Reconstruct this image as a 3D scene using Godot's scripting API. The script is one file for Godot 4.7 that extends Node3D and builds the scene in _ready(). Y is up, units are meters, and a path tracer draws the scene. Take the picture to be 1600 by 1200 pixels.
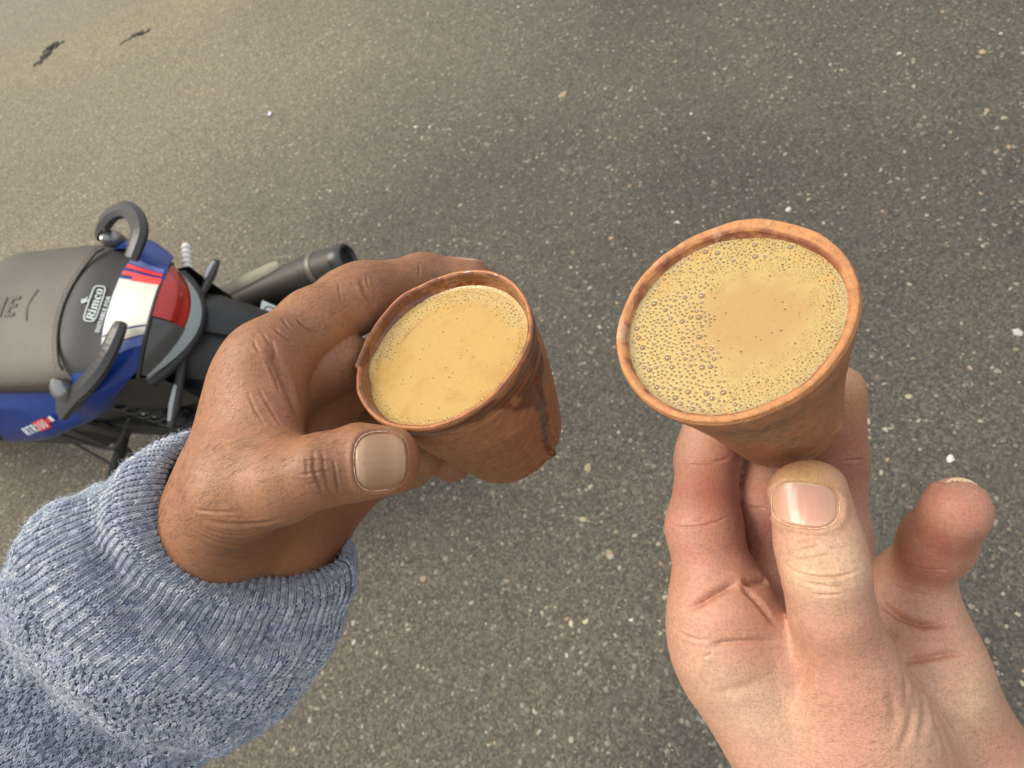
extends Node3D
# A hand-held look down on a road: two hands hold clay cups of milky tea, the tail of a parked motorcycle behind.
# Hands and cups are written in millimetres in the frame of the person who looks at them; the motorcycle in metres, x forward, y up, z to its right.

var rng := RandomNumberGenerator.new()
var noise := FastNoiseLite.new()
var eye := Transform3D(Basis(Vector3(0.86427, -0.29375, 0.40835), Vector3(0.50303, 0.5047, -0.7016), Vector3(0, 0.81178, 0.58396)), Vector3(0, 1.7159, 0))
var used := {}


func _ready() -> void:
	rng.seed = 20
	noise.seed = 11
	noise.noise_type = FastNoiseLite.TYPE_SIMPLEX
	noise.frequency = 0.02
	noise.fractal_octaves = 3

	var cam := Camera3D.new()
	cam.name = "camera"
	cam.transform = eye
	cam.fov = 55.12
	cam.near = 0.02
	cam.far = 200.0
	var lens := CameraAttributesPhysical.new()
	lens.frustum_focal_length = 30.0
	lens.frustum_focus_distance = 0.19
	lens.exposure_aperture = 44.0
	cam.attributes = lens
	cam.fov = 55.12
	add_child(cam)

	var env := Environment.new()
	env.background_mode = Environment.BG_SKY
	env.tonemap_mode = Environment.TONE_MAPPER_LINEAR
	env.tonemap_exposure = 1.66
	env.sdfgi_enabled = true
	env.ssao_enabled = true
	env.ssil_enabled = true
	var air := ProceduralSkyMaterial.new()
	air.sky_top_color = Color(0.80, 0.82, 0.85)
	air.sky_horizon_color = Color(0.72, 0.71, 0.69)
	air.sky_curve = 0.25
	air.ground_bottom_color = Color(0.38, 0.35, 0.31)
	air.ground_horizon_color = Color(0.6, 0.57, 0.52)
	var sky := Sky.new()
	sky.sky_material = air
	env.sky = sky
	var we := WorldEnvironment.new()
	we.name = "sky"
	we.environment = env
	add_child(we)

	var sun := DirectionalLight3D.new()
	sun.name = "hazy_sun"
	sun.light_energy = 0.72
	sun.light_angular_distance = 32.0
	sun.light_color = Color(1.0, 0.965, 0.91)
	sun.shadow_enabled = true
	add_child(sun)
	sun.look_at_from_position(Vector3.ZERO, -(eye.basis * Vector3(-0.82, 0.40, 0.42)), Vector3(0, 0, 1))

	road()
	motorcycle()
	left_cup()
	right_cup()
	brown_hand()
	pale_hand()
	litter()


# ---------------------------------------------------------------- naming
func numbered(called: String) -> String:
	var n: int = used.get(called, 0)
	used[called] = n + 1
	return called if n == 0 else "%s_%03d" % [called, n]


func tag(o: Node3D, label := "", category := "", group := "", kind := "") -> Node3D:
	if label:
		o.set_meta("label", label)
	if category:
		o.set_meta("category", category)
	if group:
		o.set_meta("group", group)
	if kind:
		o.set_meta("kind", kind)
	return o


func thing(called: String, label: String, category: String, at: Transform3D, group := "") -> Node3D:
	var o := Node3D.new()
	o.name = numbered(called)
	add_child(o)
	o.transform = at
	return tag(o, label, category, group)


func put(called: String, mesh: Mesh, mat: Material, parent: Node3D, at := Transform3D()) -> MeshInstance3D:
	var o := MeshInstance3D.new()
	o.name = called if parent != self else numbered(called)
	o.mesh = mesh
	if mat:
		o.material_override = mat
	o.transform = at
	parent.add_child(o, true)
	return o


func scatter(called: String, mesh: Mesh, mat: Material, parent: Node3D, places: Array, tints: PackedColorArray) -> MultiMeshInstance3D:
	var mm := MultiMesh.new()
	mm.transform_format = MultiMesh.TRANSFORM_3D
	mm.use_colors = true
	mm.mesh = mesh
	mm.instance_count = places.size()
	var buf := PackedFloat32Array()
	buf.resize(places.size() * 16)
	for i in places.size():
		var t: Transform3D = places[i]
		var k := i * 16
		for r in 3:
			buf[k + r * 4] = t.basis.x[r]
			buf[k + r * 4 + 1] = t.basis.y[r]
			buf[k + r * 4 + 2] = t.basis.z[r]
			buf[k + r * 4 + 3] = t.origin[r]
		var c := tints[i]
		buf[k + 12] = c.r
		buf[k + 13] = c.g
		buf[k + 14] = c.b
		buf[k + 15] = 1.0
	mm.buffer = buf
	var o := MultiMeshInstance3D.new()
	o.name = called
	o.multimesh = mm
	o.material_override = mat
	parent.add_child(o, true)
	o.set_meta("kind", "stuff")
	return o


# ---------------------------------------------------------------- materials
func lin(r: float, g: float, b: float) -> Color:
	return Color(r, g, b).linear_to_srgb()


func mat(c: Color, rough := 0.6, metal := 0.0) -> StandardMaterial3D:
	var m := StandardMaterial3D.new()
	m.albedo_color = c
	m.roughness = rough
	m.metallic = metal
	return m


func tinted(rough := 0.6) -> StandardMaterial3D:
	var m := mat(Color.WHITE, rough)
	m.vertex_color_use_as_albedo = true
	return m


func grain(size: int, freq: float, kind: int, seeded: int, stops: Array, octaves := 4, cell := 1) -> NoiseTexture2D:
	var n := FastNoiseLite.new()
	n.noise_type = kind
	n.frequency = freq
	n.seed = seeded
	n.fractal_octaves = octaves
	if octaves == 0:
		n.fractal_type = FastNoiseLite.FRACTAL_NONE
	n.cellular_return_type = cell
	var t := NoiseTexture2D.new()
	t.width = size
	t.height = size
	t.seamless = true
	t.noise = n
	var g := Gradient.new()
	var offs := PackedFloat32Array()
	var cols := PackedColorArray()
	for s in stops:
		offs.append(s[0])
		cols.append(s[1] if s[1] is Color else Color(s[1], s[1], s[1]))
	g.offsets = offs
	g.colors = cols
	t.color_ramp = g
	return t


func relief(m: StandardMaterial3D, t: Texture2D, cm: float, scale: float, world := false) -> StandardMaterial3D:
	m.heightmap_enabled = true
	m.heightmap_texture = t
	m.heightmap_scale = cm
	m.uv1_triplanar = true
	m.uv1_world_triplanar = world
	m.uv1_scale = Vector3.ONE * scale
	return m


# ---------------------------------------------------------------- meshes
# A sheet of nu x nv points, closed in u if wanted; normals follow the winding.
func sheet(nu: int, nv: int, pts: PackedVector3Array, wrap: bool, cols := PackedColorArray(), cap0 := false, cap1 := false) -> ArrayMesh:
	var idx := PackedInt32Array()
	for j in nv - 1:
		for i in (nu if wrap else nu - 1):
			var a := j * nu + i
			var b := j * nu + (i + 1) % nu
			idx.append_array([a, b, a + nu, b, b + nu, a + nu])
	var p := pts.duplicate()
	var c := cols.duplicate()
	for e in 2:
		if (e == 0 and cap0) or (e == 1 and cap1):
			var row := 0 if e == 0 else (nv - 1) * nu
			var mid := Vector3.ZERO
			var first := p.size()
			for i in nu:
				mid += pts[row + i] / nu
				p.append(pts[row + i])
				if c.size():
					c.append(cols[row + i])
			p.append(mid)
			if c.size():
				c.append(cols[row])
			for i in nu:
				var k := (i + 1) % nu
				if e == 0:
					idx.append_array([first + i, first + nu, first + k])
				else:
					idx.append_array([first + i, first + k, first + nu])
	return solid(p, idx, c, wrap and cap0 and cap1)


func solid(p: PackedVector3Array, idx: PackedInt32Array, c: PackedColorArray, closed := false) -> ArrayMesh:
	if closed:
		var vol := 0.0
		for t in range(0, idx.size(), 3):
			vol += p[idx[t]].dot(p[idx[t + 1]].cross(p[idx[t + 2]]))
		if vol > 0.0:
			for t in range(0, idx.size(), 3):
				var k := idx[t]
				idx[t] = idx[t + 1]
				idx[t + 1] = k
	var nrm := PackedVector3Array()
	nrm.resize(p.size())
	for t in range(0, idx.size(), 3):
		var a := idx[t]
		var b := idx[t + 1]
		var d := idx[t + 2]
		var n := (p[d] - p[a]).cross(p[b] - p[a])
		nrm[a] += n
		nrm[b] += n
		nrm[d] += n
	for i in nrm.size():
		nrm[i] = nrm[i].normalized() if nrm[i].length_squared() > 0.0 else Vector3.UP
	var arr := []
	arr.resize(Mesh.ARRAY_MAX)
	arr[Mesh.ARRAY_VERTEX] = p
	arr[Mesh.ARRAY_NORMAL] = nrm
	arr[Mesh.ARRAY_INDEX] = idx
	if c.size():
		arr[Mesh.ARRAY_COLOR] = c
	var m := ArrayMesh.new()
	m.add_surface_from_arrays(Mesh.PRIMITIVE_TRIANGLES, arr)
	return m


func spline(pts: Array, per: int) -> Array:
	var out := []
	for i in pts.size() - 1:
		var a = pts[maxi(i - 1, 0)]
		var b = pts[i]
		var c = pts[i + 1]
		var d = pts[mini(i + 2, pts.size() - 1)]
		for k in per:
			var t := float(k) / per
			out.append(0.5 * (2.0 * b + (c - a) * t + (2.0 * a - 5.0 * b + 4.0 * c - d) * t * t + (3.0 * b - a - 3.0 * c + d) * t * t * t))
	out.append(pts[-1])
	return out


# A bar swept along a path: half-width and half-height at each point, corners rounded by power n; rounded ends.
func bar(path: Array, wide: Array, high: Array, up: Vector3, sides := 12, n := 2.0) -> ArrayMesh:
	var pts := PackedVector3Array()
	var rows := 0
	for i in path.size():
		var dir: Vector3 = (path[mini(i + 1, path.size() - 1)] - path[maxi(i - 1, 0)]).normalized()
		var s := dir.cross(up).normalized()
		var u := s.cross(dir).normalized()
		var laps := [1.0]
		var offs := [0.0]
		if i == 0:
			laps = [0.6, 0.9, 1.0]
			offs = [-0.5, -0.35, 0.0]
		elif i == path.size() - 1:
			laps = [1.0, 0.9, 0.6]
			offs = [0.0, 0.35, 0.5]
		for l in laps.size():
			rows += 1
			for k in sides:
				var a := TAU * k / sides + PI / sides
				var cs := cos(a)
				var sn := sin(a)
				var q := pow(pow(absf(cs), n) + pow(absf(sn), n), -1.0 / n)
				pts.append(path[i] + dir * offs[l] * minf(wide[i], high[i]) + (s * cs * wide[i] + u * sn * high[i]) * q * laps[l])
	return sheet(sides, rows, pts, true, PackedColorArray(), true, true)


func tube(path: Array, r: float, sides := 10) -> ArrayMesh:
	var w := []
	for i in path.size():
		w.append(r)
	return bar(path, w, w, Vector3(0.13, 0.97, 0.21).normalized(), sides)


# Turned about the y axis from [radius, height] pairs, bottom to top.
func lathe(profile: Array, sides := 32) -> ArrayMesh:
	var pts := PackedVector3Array()
	for q in profile:
		for k in sides:
			var a := TAU * k / sides
			pts.append(Vector3(cos(a) * q[0], q[1], sin(a) * q[0]))
	return sheet(sides, profile.size(), pts, true, PackedColorArray(), true, true)


func along(from: Vector3, to: Vector3) -> Transform3D:
	var y := (to - from).normalized()
	var x := y.cross(Vector3(0.31, 0.2, 0.93)).normalized()
	return Transform3D(Basis(x, y, x.cross(y)), from)


# A box with chamfered edges.
func block(size: Vector3, bevel: float) -> ArrayMesh:
	var h := size / 2
	var pts := PackedVector3Array()
	var prof := [[-h.y, bevel], [-h.y + bevel, 0.0], [h.y - bevel, 0.0], [h.y, bevel]]
	for q in prof:
		var x: float = h.x - q[1]
		var z: float = h.z - q[1]
		for c in [Vector2(x, z - bevel), Vector2(x - bevel, z), Vector2(-x + bevel, z), Vector2(-x, z - bevel), Vector2(-x, -z + bevel), Vector2(-x + bevel, -z), Vector2(x - bevel, -z), Vector2(x, -z + bevel)]:
			pts.append(Vector3(c.x, q[0], c.y))
	return facet(sheet(8, 4, pts, true, PackedColorArray(), true, true))


# The same mesh with flat faces.
func facet(m: ArrayMesh) -> ArrayMesh:
	var st := SurfaceTool.new()
	st.create_from(m, 0)
	st.deindex()
	st.set_smooth_group(-1)
	var arr := st.commit_to_arrays()
	var v: PackedVector3Array = arr[Mesh.ARRAY_VERTEX]
	var idx := PackedInt32Array(range(v.size()))
	return solid(v, idx, arr[Mesh.ARRAY_COLOR] if arr[Mesh.ARRAY_COLOR] != null else PackedColorArray())


func lettering(what: String, high: float, deep: float, bold := true, face := "Droid Sans") -> TextMesh:
	var f := SystemFont.new()
	f.font_names = PackedStringArray([face])
	f.font_weight = 700 if bold else 400
	var t := TextMesh.new()
	t.text = what
	t.font = f
	t.font_size = 64
	t.pixel_size = high / 46.0
	t.depth = deep
	t.curve_step = 1.0
	return t


# ---------------------------------------------------------------- flesh: bones joined by a smooth minimum, meshed as surface nets
class Flesh:
	const WITHIN := [12.0, 4.0, 4.0, 4.0, 4.0, 3.0, 8.0]
	var n := 0
	var grp := PackedInt32Array()
	var from := PackedVector3Array()
	var arm := PackedVector3Array()
	var inv := PackedFloat32Array()
	var r0 := PackedFloat32Array()
	var dr := PackedFloat32Array()
	var wide := PackedVector3Array()
	var flat := PackedFloat32Array()
	var creases := []
	var nails := []

	func bone(g: int, a: Vector3, b: Vector3, ra: float, rb: float, w := Vector3.ZERO, s := 1.0) -> void:
		grp.append(g)
		from.append(a)
		arm.append(b - a)
		inv.append(1.0 / (b - a).length_squared())
		r0.append(ra)
		dr.append(rb - ra)
		wide.append(w.normalized())
		flat.append(1.0 - 1.0 / s)
		n += 1

	func one(i: int, p: Vector3) -> float:
		var q := p - from[i]
		var t := clampf(q.dot(arm[i]) * inv[i], 0.0, 1.0)
		q -= arm[i] * t
		if flat[i] > 0.0:
			q -= wide[i] * (q.dot(wide[i]) * flat[i])
		return q.length() - r0[i] - dr[i] * t

	func soft(a: float, b: float, k: float) -> float:
		var h := k - absf(a - b)
		return minf(a, b) if h <= 0.0 else minf(a, b) - h * h / k * 0.25

	func field(p: Vector3, some: PackedInt32Array) -> float:
		var g := [1e6, 1e6, 1e6, 1e6, 1e6, 1e6, 1e6]
		for i in some:
			var q := p - from[i]
			var t := clampf(q.dot(arm[i]) * inv[i], 0.0, 1.0)
			q -= arm[i] * t
			if flat[i] > 0.0:
				q -= wide[i] * (q.dot(wide[i]) * flat[i])
			var d := q.length() - r0[i] - dr[i] * t
			var k := grp[i]
			g[k] = soft(g[k], d, WITHIN[k]) if g[k] < 1e5 else d
		var base := soft(g[0], g[6], 8.0)
		var out := minf(base, soft(g[0], soft(g[5], g[6], 12.0), 5.0))
		for k in range(1, 5):
			if g[k] < 1e5:
				out = minf(out, soft(base, g[k], 7.0))
		return out

	func everyone() -> PackedInt32Array:
		return PackedInt32Array(range(n))

	func near(p: Vector3, reach: float) -> PackedInt32Array:
		var ds := PackedFloat32Array()
		var least := 1e9
		for i in n:
			var d := one(i, p)
			ds.append(d)
			least = minf(least, d)
		var out := PackedInt32Array()
		for i in n:
			if ds[i] < maxf(least, 0.0) + reach:
				out.append(i)
		return out

	# Where a ray meets the skin.
	func meet(p: Vector3, dir: Vector3, all: PackedInt32Array) -> Vector3:
		for k in 40:
			var d := field(p, all)
			p += dir * d * 0.8
			if absf(d) < 0.01:
				break
		return p

	func slope(p: Vector3, all: PackedInt32Array) -> Vector3:
		var e := 0.4
		return Vector3(field(p + Vector3(e, 0, 0), all) - field(p - Vector3(e, 0, 0), all), field(p + Vector3(0, e, 0), all) - field(p - Vector3(0, e, 0), all), field(p + Vector3(0, 0, e), all) - field(p - Vector3(0, 0, e), all)).normalized()

	# A fold pressed along a line of points; lip lifts the skin beside it.
	func crease(pts: Array, w: float, depth: float, lip := 0.3) -> void:
		var line := PackedVector3Array(pts)
		var mid := Vector3.ZERO
		for q in line:
			mid += q / line.size()
		var reach := 0.0
		for q in line:
			reach = maxf(reach, q.distance_to(mid))
		creases.append([line, w, depth, lip, mid, pow(reach + w * 5.0, 2.0)])

	func nail(c: Vector3, x: Vector3, y: Vector3, hw: float, hl: float) -> void:
		var all := near(c, 14.0)
		var z := slope(c, all)
		y = (y - z * y.dot(z)).normalized()
		x = y.cross(z).normalized() * signf(y.cross(z).dot(x))
		nails.append([meet(c + z * 3.0, -z, all), x, y, z, hw, hl])

	func rim(q: Vector2, hw: float, hl: float) -> float:
		var e := 2.5 if q.y < 0.0 else 3.4
		return (pow(pow(absf(q.x) / hw, e) + pow(absf(q.y) / hl, e), 1.0 / e) - 1.0) * minf(hw, hl)

	func push(p: Vector3) -> float:
		var out := 0.0
		for c in creases:
			if p.distance_squared_to(c[4]) < c[5]:
				var line: PackedVector3Array = c[0]
				var best := 1e9
				var at := 0.0
				for k in line.size() - 1:
					var ab := line[k + 1] - line[k]
					var t := clampf((p - line[k]).dot(ab) / ab.length_squared(), 0.0, 1.0)
					var d := p.distance_squared_to(line[k] + ab * t)
					if d < best:
						best = d
						at = (k + t) / (line.size() - 1)
				best = sqrt(best)
				var w: float = c[1]
				var ends := smoothstep(-0.04, 0.34, minf(at, 1.0 - at))
				out += c[2] * ends * (c[3] * exp(-pow((best - 2.3 * w) / (1.1 * w), 2.0)) - exp(-pow(best / w, 2.0)))
		for m in nails:
			var q: Vector3 = p - m[0]
			if q.length_squared() < 250.0 and q.dot(m[3]) > -4.5:
				var f := Vector2(q.dot(m[1]), q.dot(m[2]))
				var s := rim(f, m[4], m[5])
				if s < 4.0:
					var end := clampf((f.y / m[5] - 0.55) * 4.0, 0.0, 1.0)
					if s < 0.0:
						out -= 0.55 * clampf(-s / 0.4, 0.0, 1.0) * (1.0 - 0.3 * end)
					else:
						out += (1.0 - end) * m[4] * 0.065 * exp(-pow((s - 0.8) / 0.7, 2.0)) - 0.3 * exp(-pow(s / 0.35, 2.0))
		return out

	func creased(p: Vector3) -> bool:
		for c in creases:
			if p.distance_squared_to(c[4]) < c[5]:
				var line: PackedVector3Array = c[0]
				var r: float = 3.2 * c[1] + 0.5
				for k in line.size() - 1:
					if p.distance_squared_to(Geometry3D.get_closest_point_to_segment(p, line[k], line[k + 1])) < r * r:
						return true
		for m in nails:
			var q: Vector3 = p - m[0]
			if q.length_squared() < 200.0 and q.dot(m[3]) > -4.5 and absf(rim(Vector2(q.dot(m[1]), q.dot(m[2])), m[4], m[5]) - 0.5) < 1.6:
				return true
		return false

	func plate(m: Array, thick: float) -> Array:
		var all := near(m[0], 14.0)
		var nu := 25
		var nv := 29
		var pts := PackedVector3Array()
		var cols := PackedColorArray()
		for j in nv:
			for i in nu:
				var a := -1.0 + 2.0 * i / (nu - 1)
				var b := -1.0 + 2.0 * j / (nv - 1)
				# square to rounded square
				var e := 2.5 if b < 0.0 else 3.4
				b *= 0.999
				var q := Vector2(a * pow(1.0 - pow(absf(b), e), 1.0 / e), b)
				var at: Vector3 = m[0] + m[1] * q.x * m[4] + m[2] * q.y * m[5]
				at = meet(at + m[3] * 3.0, -m[3], all)
				var edge := maxf(absf(a), absf(b))
				var h := thick * (1.0 - 0.25 * a * a) - 0.45 * pow(a, 4.0) - (0.7 if edge > 0.995 else 0.0)
				if b > 0.8:
					h += 0.15
				pts.append(at + m[3] * (h + 0.03 * sin(a * 23.0 + sin(b * 3.0)) * (1.0 - a * a)))
				cols.append(Color(a, b, 0))
		return [nu, nv, pts, cols]

	# A quick lower bound of the distance to the nearest bone.
	func reach_of(c: Vector3) -> float:
		var least := 1e9
		for i in n:
			var q := c - from[i]
			q -= arm[i] * clampf(q.dot(arm[i]) * inv[i], 0.0, 1.0)
			var d := q.length() - maxf(r0[i], r0[i] + dr[i]) * (1.35 if flat[i] > 0.0 else 1.0)
			if d < least:
				least = d
		return least

	func build(cell: float, tint: Callable) -> Array:
		var lo := Vector3.ONE * 1e9
		var hi := -lo
		for i in n:
			var r := maxf(r0[i], r0[i] + dr[i]) * 1.4 + 3.0
			for e in [from[i], from[i] + arm[i]]:
				lo = lo.min(e - Vector3.ONE * r)
				hi = hi.max(e + Vector3.ONE * r)
		var N := 4
		var side := cell * N
		var dims := Vector3i(((hi - lo) / side).ceil())
		var jobs := []
		var all := everyone()
		var rad := side * 0.87
		# whole runs of blocks that no bone comes near are passed over
		var big := 4
		for bz in range(0, dims.z, big):
			for by in range(0, dims.y, big):
				for bx in range(0, dims.x, big):
					var heart := lo + (Vector3(bx, by, bz) + Vector3.ONE * big * 0.5) * side
					if reach_of(heart) > rad * big + 12.0:
						continue
					for z in range(bz, mini(bz + big, dims.z)):
						for y in range(by, mini(by + big, dims.y)):
							for x in range(bx, mini(bx + big, dims.x)):
								jobs.append(Vector3i(x, y, z))
		var res := []
		res.resize(jobs.size())
		var M := N + 1
		var work := func(j: int) -> void:
			var b: Vector3i = jobs[j]
			var o := lo + Vector3(b) * side
			var mid := o + Vector3.ONE * side * 0.5
			if reach_of(mid) > rad + 12.0:
				return
			var some := near(mid, rad * 2.0 + 25.0)
			if absf(field(mid, some)) > rad * 1.5 + 1.0:
				return
			var v := PackedFloat32Array()
			v.resize(M * M * M)
			var k := 0
			for z in M:
				for y in M:
					for x in M:
						v[k] = field(o + Vector3(x, y, z) * cell, some)
						k += 1
			res[j] = v
		var id := WorkerThreadPool.add_group_task(work, jobs.size(), -1, true)
		WorkerThreadPool.wait_for_group_task_completion(id)
		var sx := dims.x * N + 2
		var sxy := sx * (dims.y * N + 2)
		var pos := PackedVector3Array()
		var cellat := {}
		for j in jobs.size():
			if res[j] == null:
				continue
			var v: PackedFloat32Array = res[j]
			var b: Vector3i = jobs[j] * N
			for z in N:
				for y in N:
					for x in N:
						var k := (z * M + y) * M + x
						var c := [v[k], v[k + 1], v[k + M], v[k + M + 1], v[k + M * M], v[k + M * M + 1], v[k + M * M + M], v[k + M * M + M + 1]]
						var neg := 0
						for q in 8:
							if c[q] < 0.0:
								neg += 1
						if neg == 0 or neg == 8:
							continue
						var sum := Vector3.ZERO
						var cnt := 0
						for q in 8:
							for ax in 3:
								var w := q | (1 << ax)
								if w != q and (c[q] < 0.0) != (c[w] < 0.0):
									var e := Vector3(q & 1, (q >> 1) & 1, q >> 2)
									e[ax] += c[q] / (c[q] - c[w])
									sum += e
									cnt += 1
						cellat[(b.x + x) + (b.y + y) * sx + (b.z + z) * sxy] = pos.size()
						pos.append(lo + (Vector3(b + Vector3i(x, y, z)) + sum / cnt) * cell)
		var idx := PackedInt32Array()
		var step := [1, sx, sxy]
		for j in jobs.size():
			if res[j] == null:
				continue
			var v: PackedFloat32Array = res[j]
			var b: Vector3i = jobs[j] * N
			for z in N:
				for y in N:
					for x in N:
						var k := (z * M + y) * M + x
						var inside := v[k] < 0.0
						var here := (b.x + x) + (b.y + y) * sx + (b.z + z) * sxy
						for ax in 3:
							if (v[k + [1, M, M * M][ax]] < 0.0) == inside:
								continue
							var s1: int = step[(ax + 1) % 3]
							var s2: int = step[(ax + 2) % 3]
							var q0: int = cellat.get(here, -1)
							var q1: int = cellat.get(here - s1, -1)
							var q2: int = cellat.get(here - s1 - s2, -1)
							var q3: int = cellat.get(here - s2, -1)
							if mini(mini(q0, q1), mini(q2, q3)) < 0:
								var three := PackedInt32Array([q0, q1, q2, q3])
								three.remove_at(three.find(-1))
								if three.size() == 3 and not three.has(-1):
									idx.append_array([three[0], three[2], three[1]] if inside else [three[0], three[1], three[2]])
								continue
							if inside:
								idx.append_array([q0, q2, q1, q0, q3, q2])
							else:
								idx.append_array([q0, q1, q2, q0, q2, q3])
		# split the skin that can be looked at closely, twice where it is creased, and set the new points back on the surface
		var nrm := normals(pos, idx)
		var lots := 64
		for level in 2:
			var flags := PackedByteArray()
			flags.resize(pos.size())
			if level == 0:
				for i in pos.size():
					flags[i] = 1 if nrm[i].z > -0.45 and pos[i].length() < 235.0 else 0
			else:
				var parts := []
				parts.resize(lots)
				var amount := pos.size()
				var look := func(j: int) -> void:
					var out := PackedByteArray()
					for i in range(j * amount / lots, (j + 1) * amount / lots):
						out.append(1 if creased(pos[i]) else 0)
					parts[j] = out
				var task := WorkerThreadPool.add_group_task(look, lots, -1, true)
				WorkerThreadPool.wait_for_group_task_completion(task)
				flags = PackedByteArray()
				for q in parts:
					flags.append_array(q)
			var mids := {}
			var fine := PackedInt32Array()
			for t in range(0, idx.size(), 3):
				var c := [idx[t], idx[t + 1], idx[t + 2]]
				var e := [-1, -1, -1]
				var cut := 0
				for s in 3:
					var a: int = c[s]
					var b: int = c[(s + 1) % 3]
					if flags[a] == 0 or flags[b] == 0:
						continue
					cut += 1
					var key := mini(a, b) * 4000000 + maxi(a, b)
					if not mids.has(key):
						mids[key] = pos.size()
						pos.append((pos[a] + pos[b]) * 0.5)
						nrm.append((nrm[a] + nrm[b]).normalized())
					e[s] = mids[key]
				if cut == 3:
					fine.append_array([c[0], e[0], e[2], c[1], e[1], e[0], c[2], e[2], e[1], e[0], e[1], e[2]])
				elif cut == 0:
					fine.append_array(c)
				else:
					# two edges meet three flagged corners only, so one edge is cut here
					var s := 0 if e[0] >= 0 else (1 if e[1] >= 0 else 2)
					fine.append_array([c[s], e[s], c[(s + 2) % 3], e[s], c[(s + 1) % 3], c[(s + 2) % 3]])
			idx = fine
		var fine := idx
		var moved := []
		moved.resize(lots)
		var total := pos.size()
		var settle := func(j: int) -> void:
			var first := j * total / lots
			var last := (j + 1) * total / lots
			var out := PackedVector3Array()
			var out2 := PackedFloat32Array()
			var out3 := PackedColorArray()
			var some := PackedInt32Array()
			var seen := Vector3.ONE * 1e6
			for i in range(first, last):
				var p := pos[i]
				if p.distance_squared_to(seen) > 9.0:
					seen = p
					some = near(p, 22.0)
				p -= nrm[i] * field(p, some)
				out.append(p)
				out2.append(push(p))
				out3.append(tint.call(p))
			moved[j] = [out, out2, out3]
		id = WorkerThreadPool.add_group_task(settle, lots, -1, true)
		WorkerThreadPool.wait_for_group_task_completion(id)
		var where := PackedVector3Array()
		var pushed := PackedFloat32Array()
		var colors := PackedColorArray()
		for m in moved:
			where.append_array(m[0])
			pushed.append_array(m[1])
			colors.append_array(m[2])
		nrm = normals(where, fine)
		for i in total:
			where[i] += nrm[i] * pushed[i]
		return [where, fine, normals(where, fine), colors]

	func normals(p: PackedVector3Array, idx: PackedInt32Array) -> PackedVector3Array:
		var nrm := PackedVector3Array()
		nrm.resize(p.size())
		for t in range(0, idx.size(), 3):
			var a := idx[t]
			var b := idx[t + 1]
			var d := idx[t + 2]
			var m := (p[d] - p[a]).cross(p[b] - p[a])
			nrm[a] += m
			nrm[b] += m
			nrm[d] += m
		for i in nrm.size():
			nrm[i] = nrm[i].normalized()
		return nrm


func flesh_mesh(f: Flesh, skin: Callable) -> ArrayMesh:
	var b := f.build(1.0, skin)
	var p: PackedVector3Array = b[0]
	var q := PackedVector3Array()
	q.resize(p.size())
	for i in p.size():
		q[i] = p[i] * 0.001
	var arr := []
	arr.resize(Mesh.ARRAY_MAX)
	arr[Mesh.ARRAY_VERTEX] = q
	arr[Mesh.ARRAY_NORMAL] = b[2]
	arr[Mesh.ARRAY_INDEX] = b[1]
	arr[Mesh.ARRAY_COLOR] = b[3]
	var m := ArrayMesh.new()
	m.add_surface_from_arrays(Mesh.PRIMITIVE_TRIANGLES, arr)
	return m


func skin_color(p: Vector3, base: Color, spots: Array, kinds: Dictionary, amount: float) -> Color:
	var c := base
	var n := noise.get_noise_3dv(p * 6.0)
	var n2 := noise.get_noise_3dv(p * 22.0 + Vector3(50, 0, 0))
	for s in spots:
		var d2: float = p.distance_squared_to(s[0])
		var r: float = s[1]
		if d2 < r * r * 2.2:
			c = c.lerp(kinds[s[2]], clampf(s[3] * exp(-d2 / (r * r) * 1.6) * (1.0 + 0.35 * n), 0.0, 1.0))
	var k := 1.0 + amount * (0.55 * n + 0.6 * n2)
	return Color(c.r * k, c.g * k * (1.0 - amount * 0.25 * n), c.b * k, 1.0)


func nail_mesh(f: Flesh, m: Array, bed: Color, edge: Color, reach: float) -> ArrayMesh:
	var g := f.plate(m, 0.2)
	var pts: PackedVector3Array = g[2]
	var cols := PackedColorArray()
	for i in pts.size():
		var q: Color = g[3][i]
		var c := bed
		var stripe := 1.0 + 0.06 * noise.get_noise_2d(q.r * 160.0, 3.0) + 0.05 * noise.get_noise_2d(q.r * 60.0, q.g * 20.0)
		c = c.lerp(edge, 0.45 * pow(absf(q.r), 5.0))
		if q.g < -0.72 + 0.25 * q.r * q.r:
			c = c.lerp(Color(0.6, 0.42, 0.3), 0.25)
		if q.g > reach + 0.05 * noise.get_noise_1d(q.r * 90.0):
			c = edge
		cols.append(Color(c.r * stripe, c.g * stripe, c.b * stripe))
		pts[i] *= 0.001
	return sheet(g[0], g[1], pts, false, cols)


func cuticle_mesh(f: Flesh, m: Array, w: float) -> ArrayMesh:
	var all := f.near(m[0], 14.0)
	var path := []
	var wide := []
	for k in 61:
		var a := lerpf(-0.12 * PI, 1.12 * PI, k / 60.0)
		var q := Vector2(cos(a), -sin(a))
		var e := 2.5 if q.y < 0.0 else 3.4
		q *= 1.0 / pow(pow(absf(q.x), e) + pow(absf(q.y), e), 1.0 / e)
		var at: Vector3 = m[0] + m[1] * q.x * (m[4] + 0.15) + m[2] * q.y * (m[5] + 0.15)
		at = f.meet(at + m[3] * 3.0, -m[3], all)
		path.append((at + m[3] * (0.02 + 0.05 * noise.get_noise_1d(k * 40.0))) * 0.001)
		wide.append(maxf(0.04, w * (0.6 + 0.9 * noise.get_noise_1d(k * 61.0))) * 0.001)
	return bar(path, wide, wide, m[3], 6)


func hand_at(origin: Vector3) -> Transform3D:
	return eye * Transform3D(Basis(), origin * 0.001)


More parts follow.
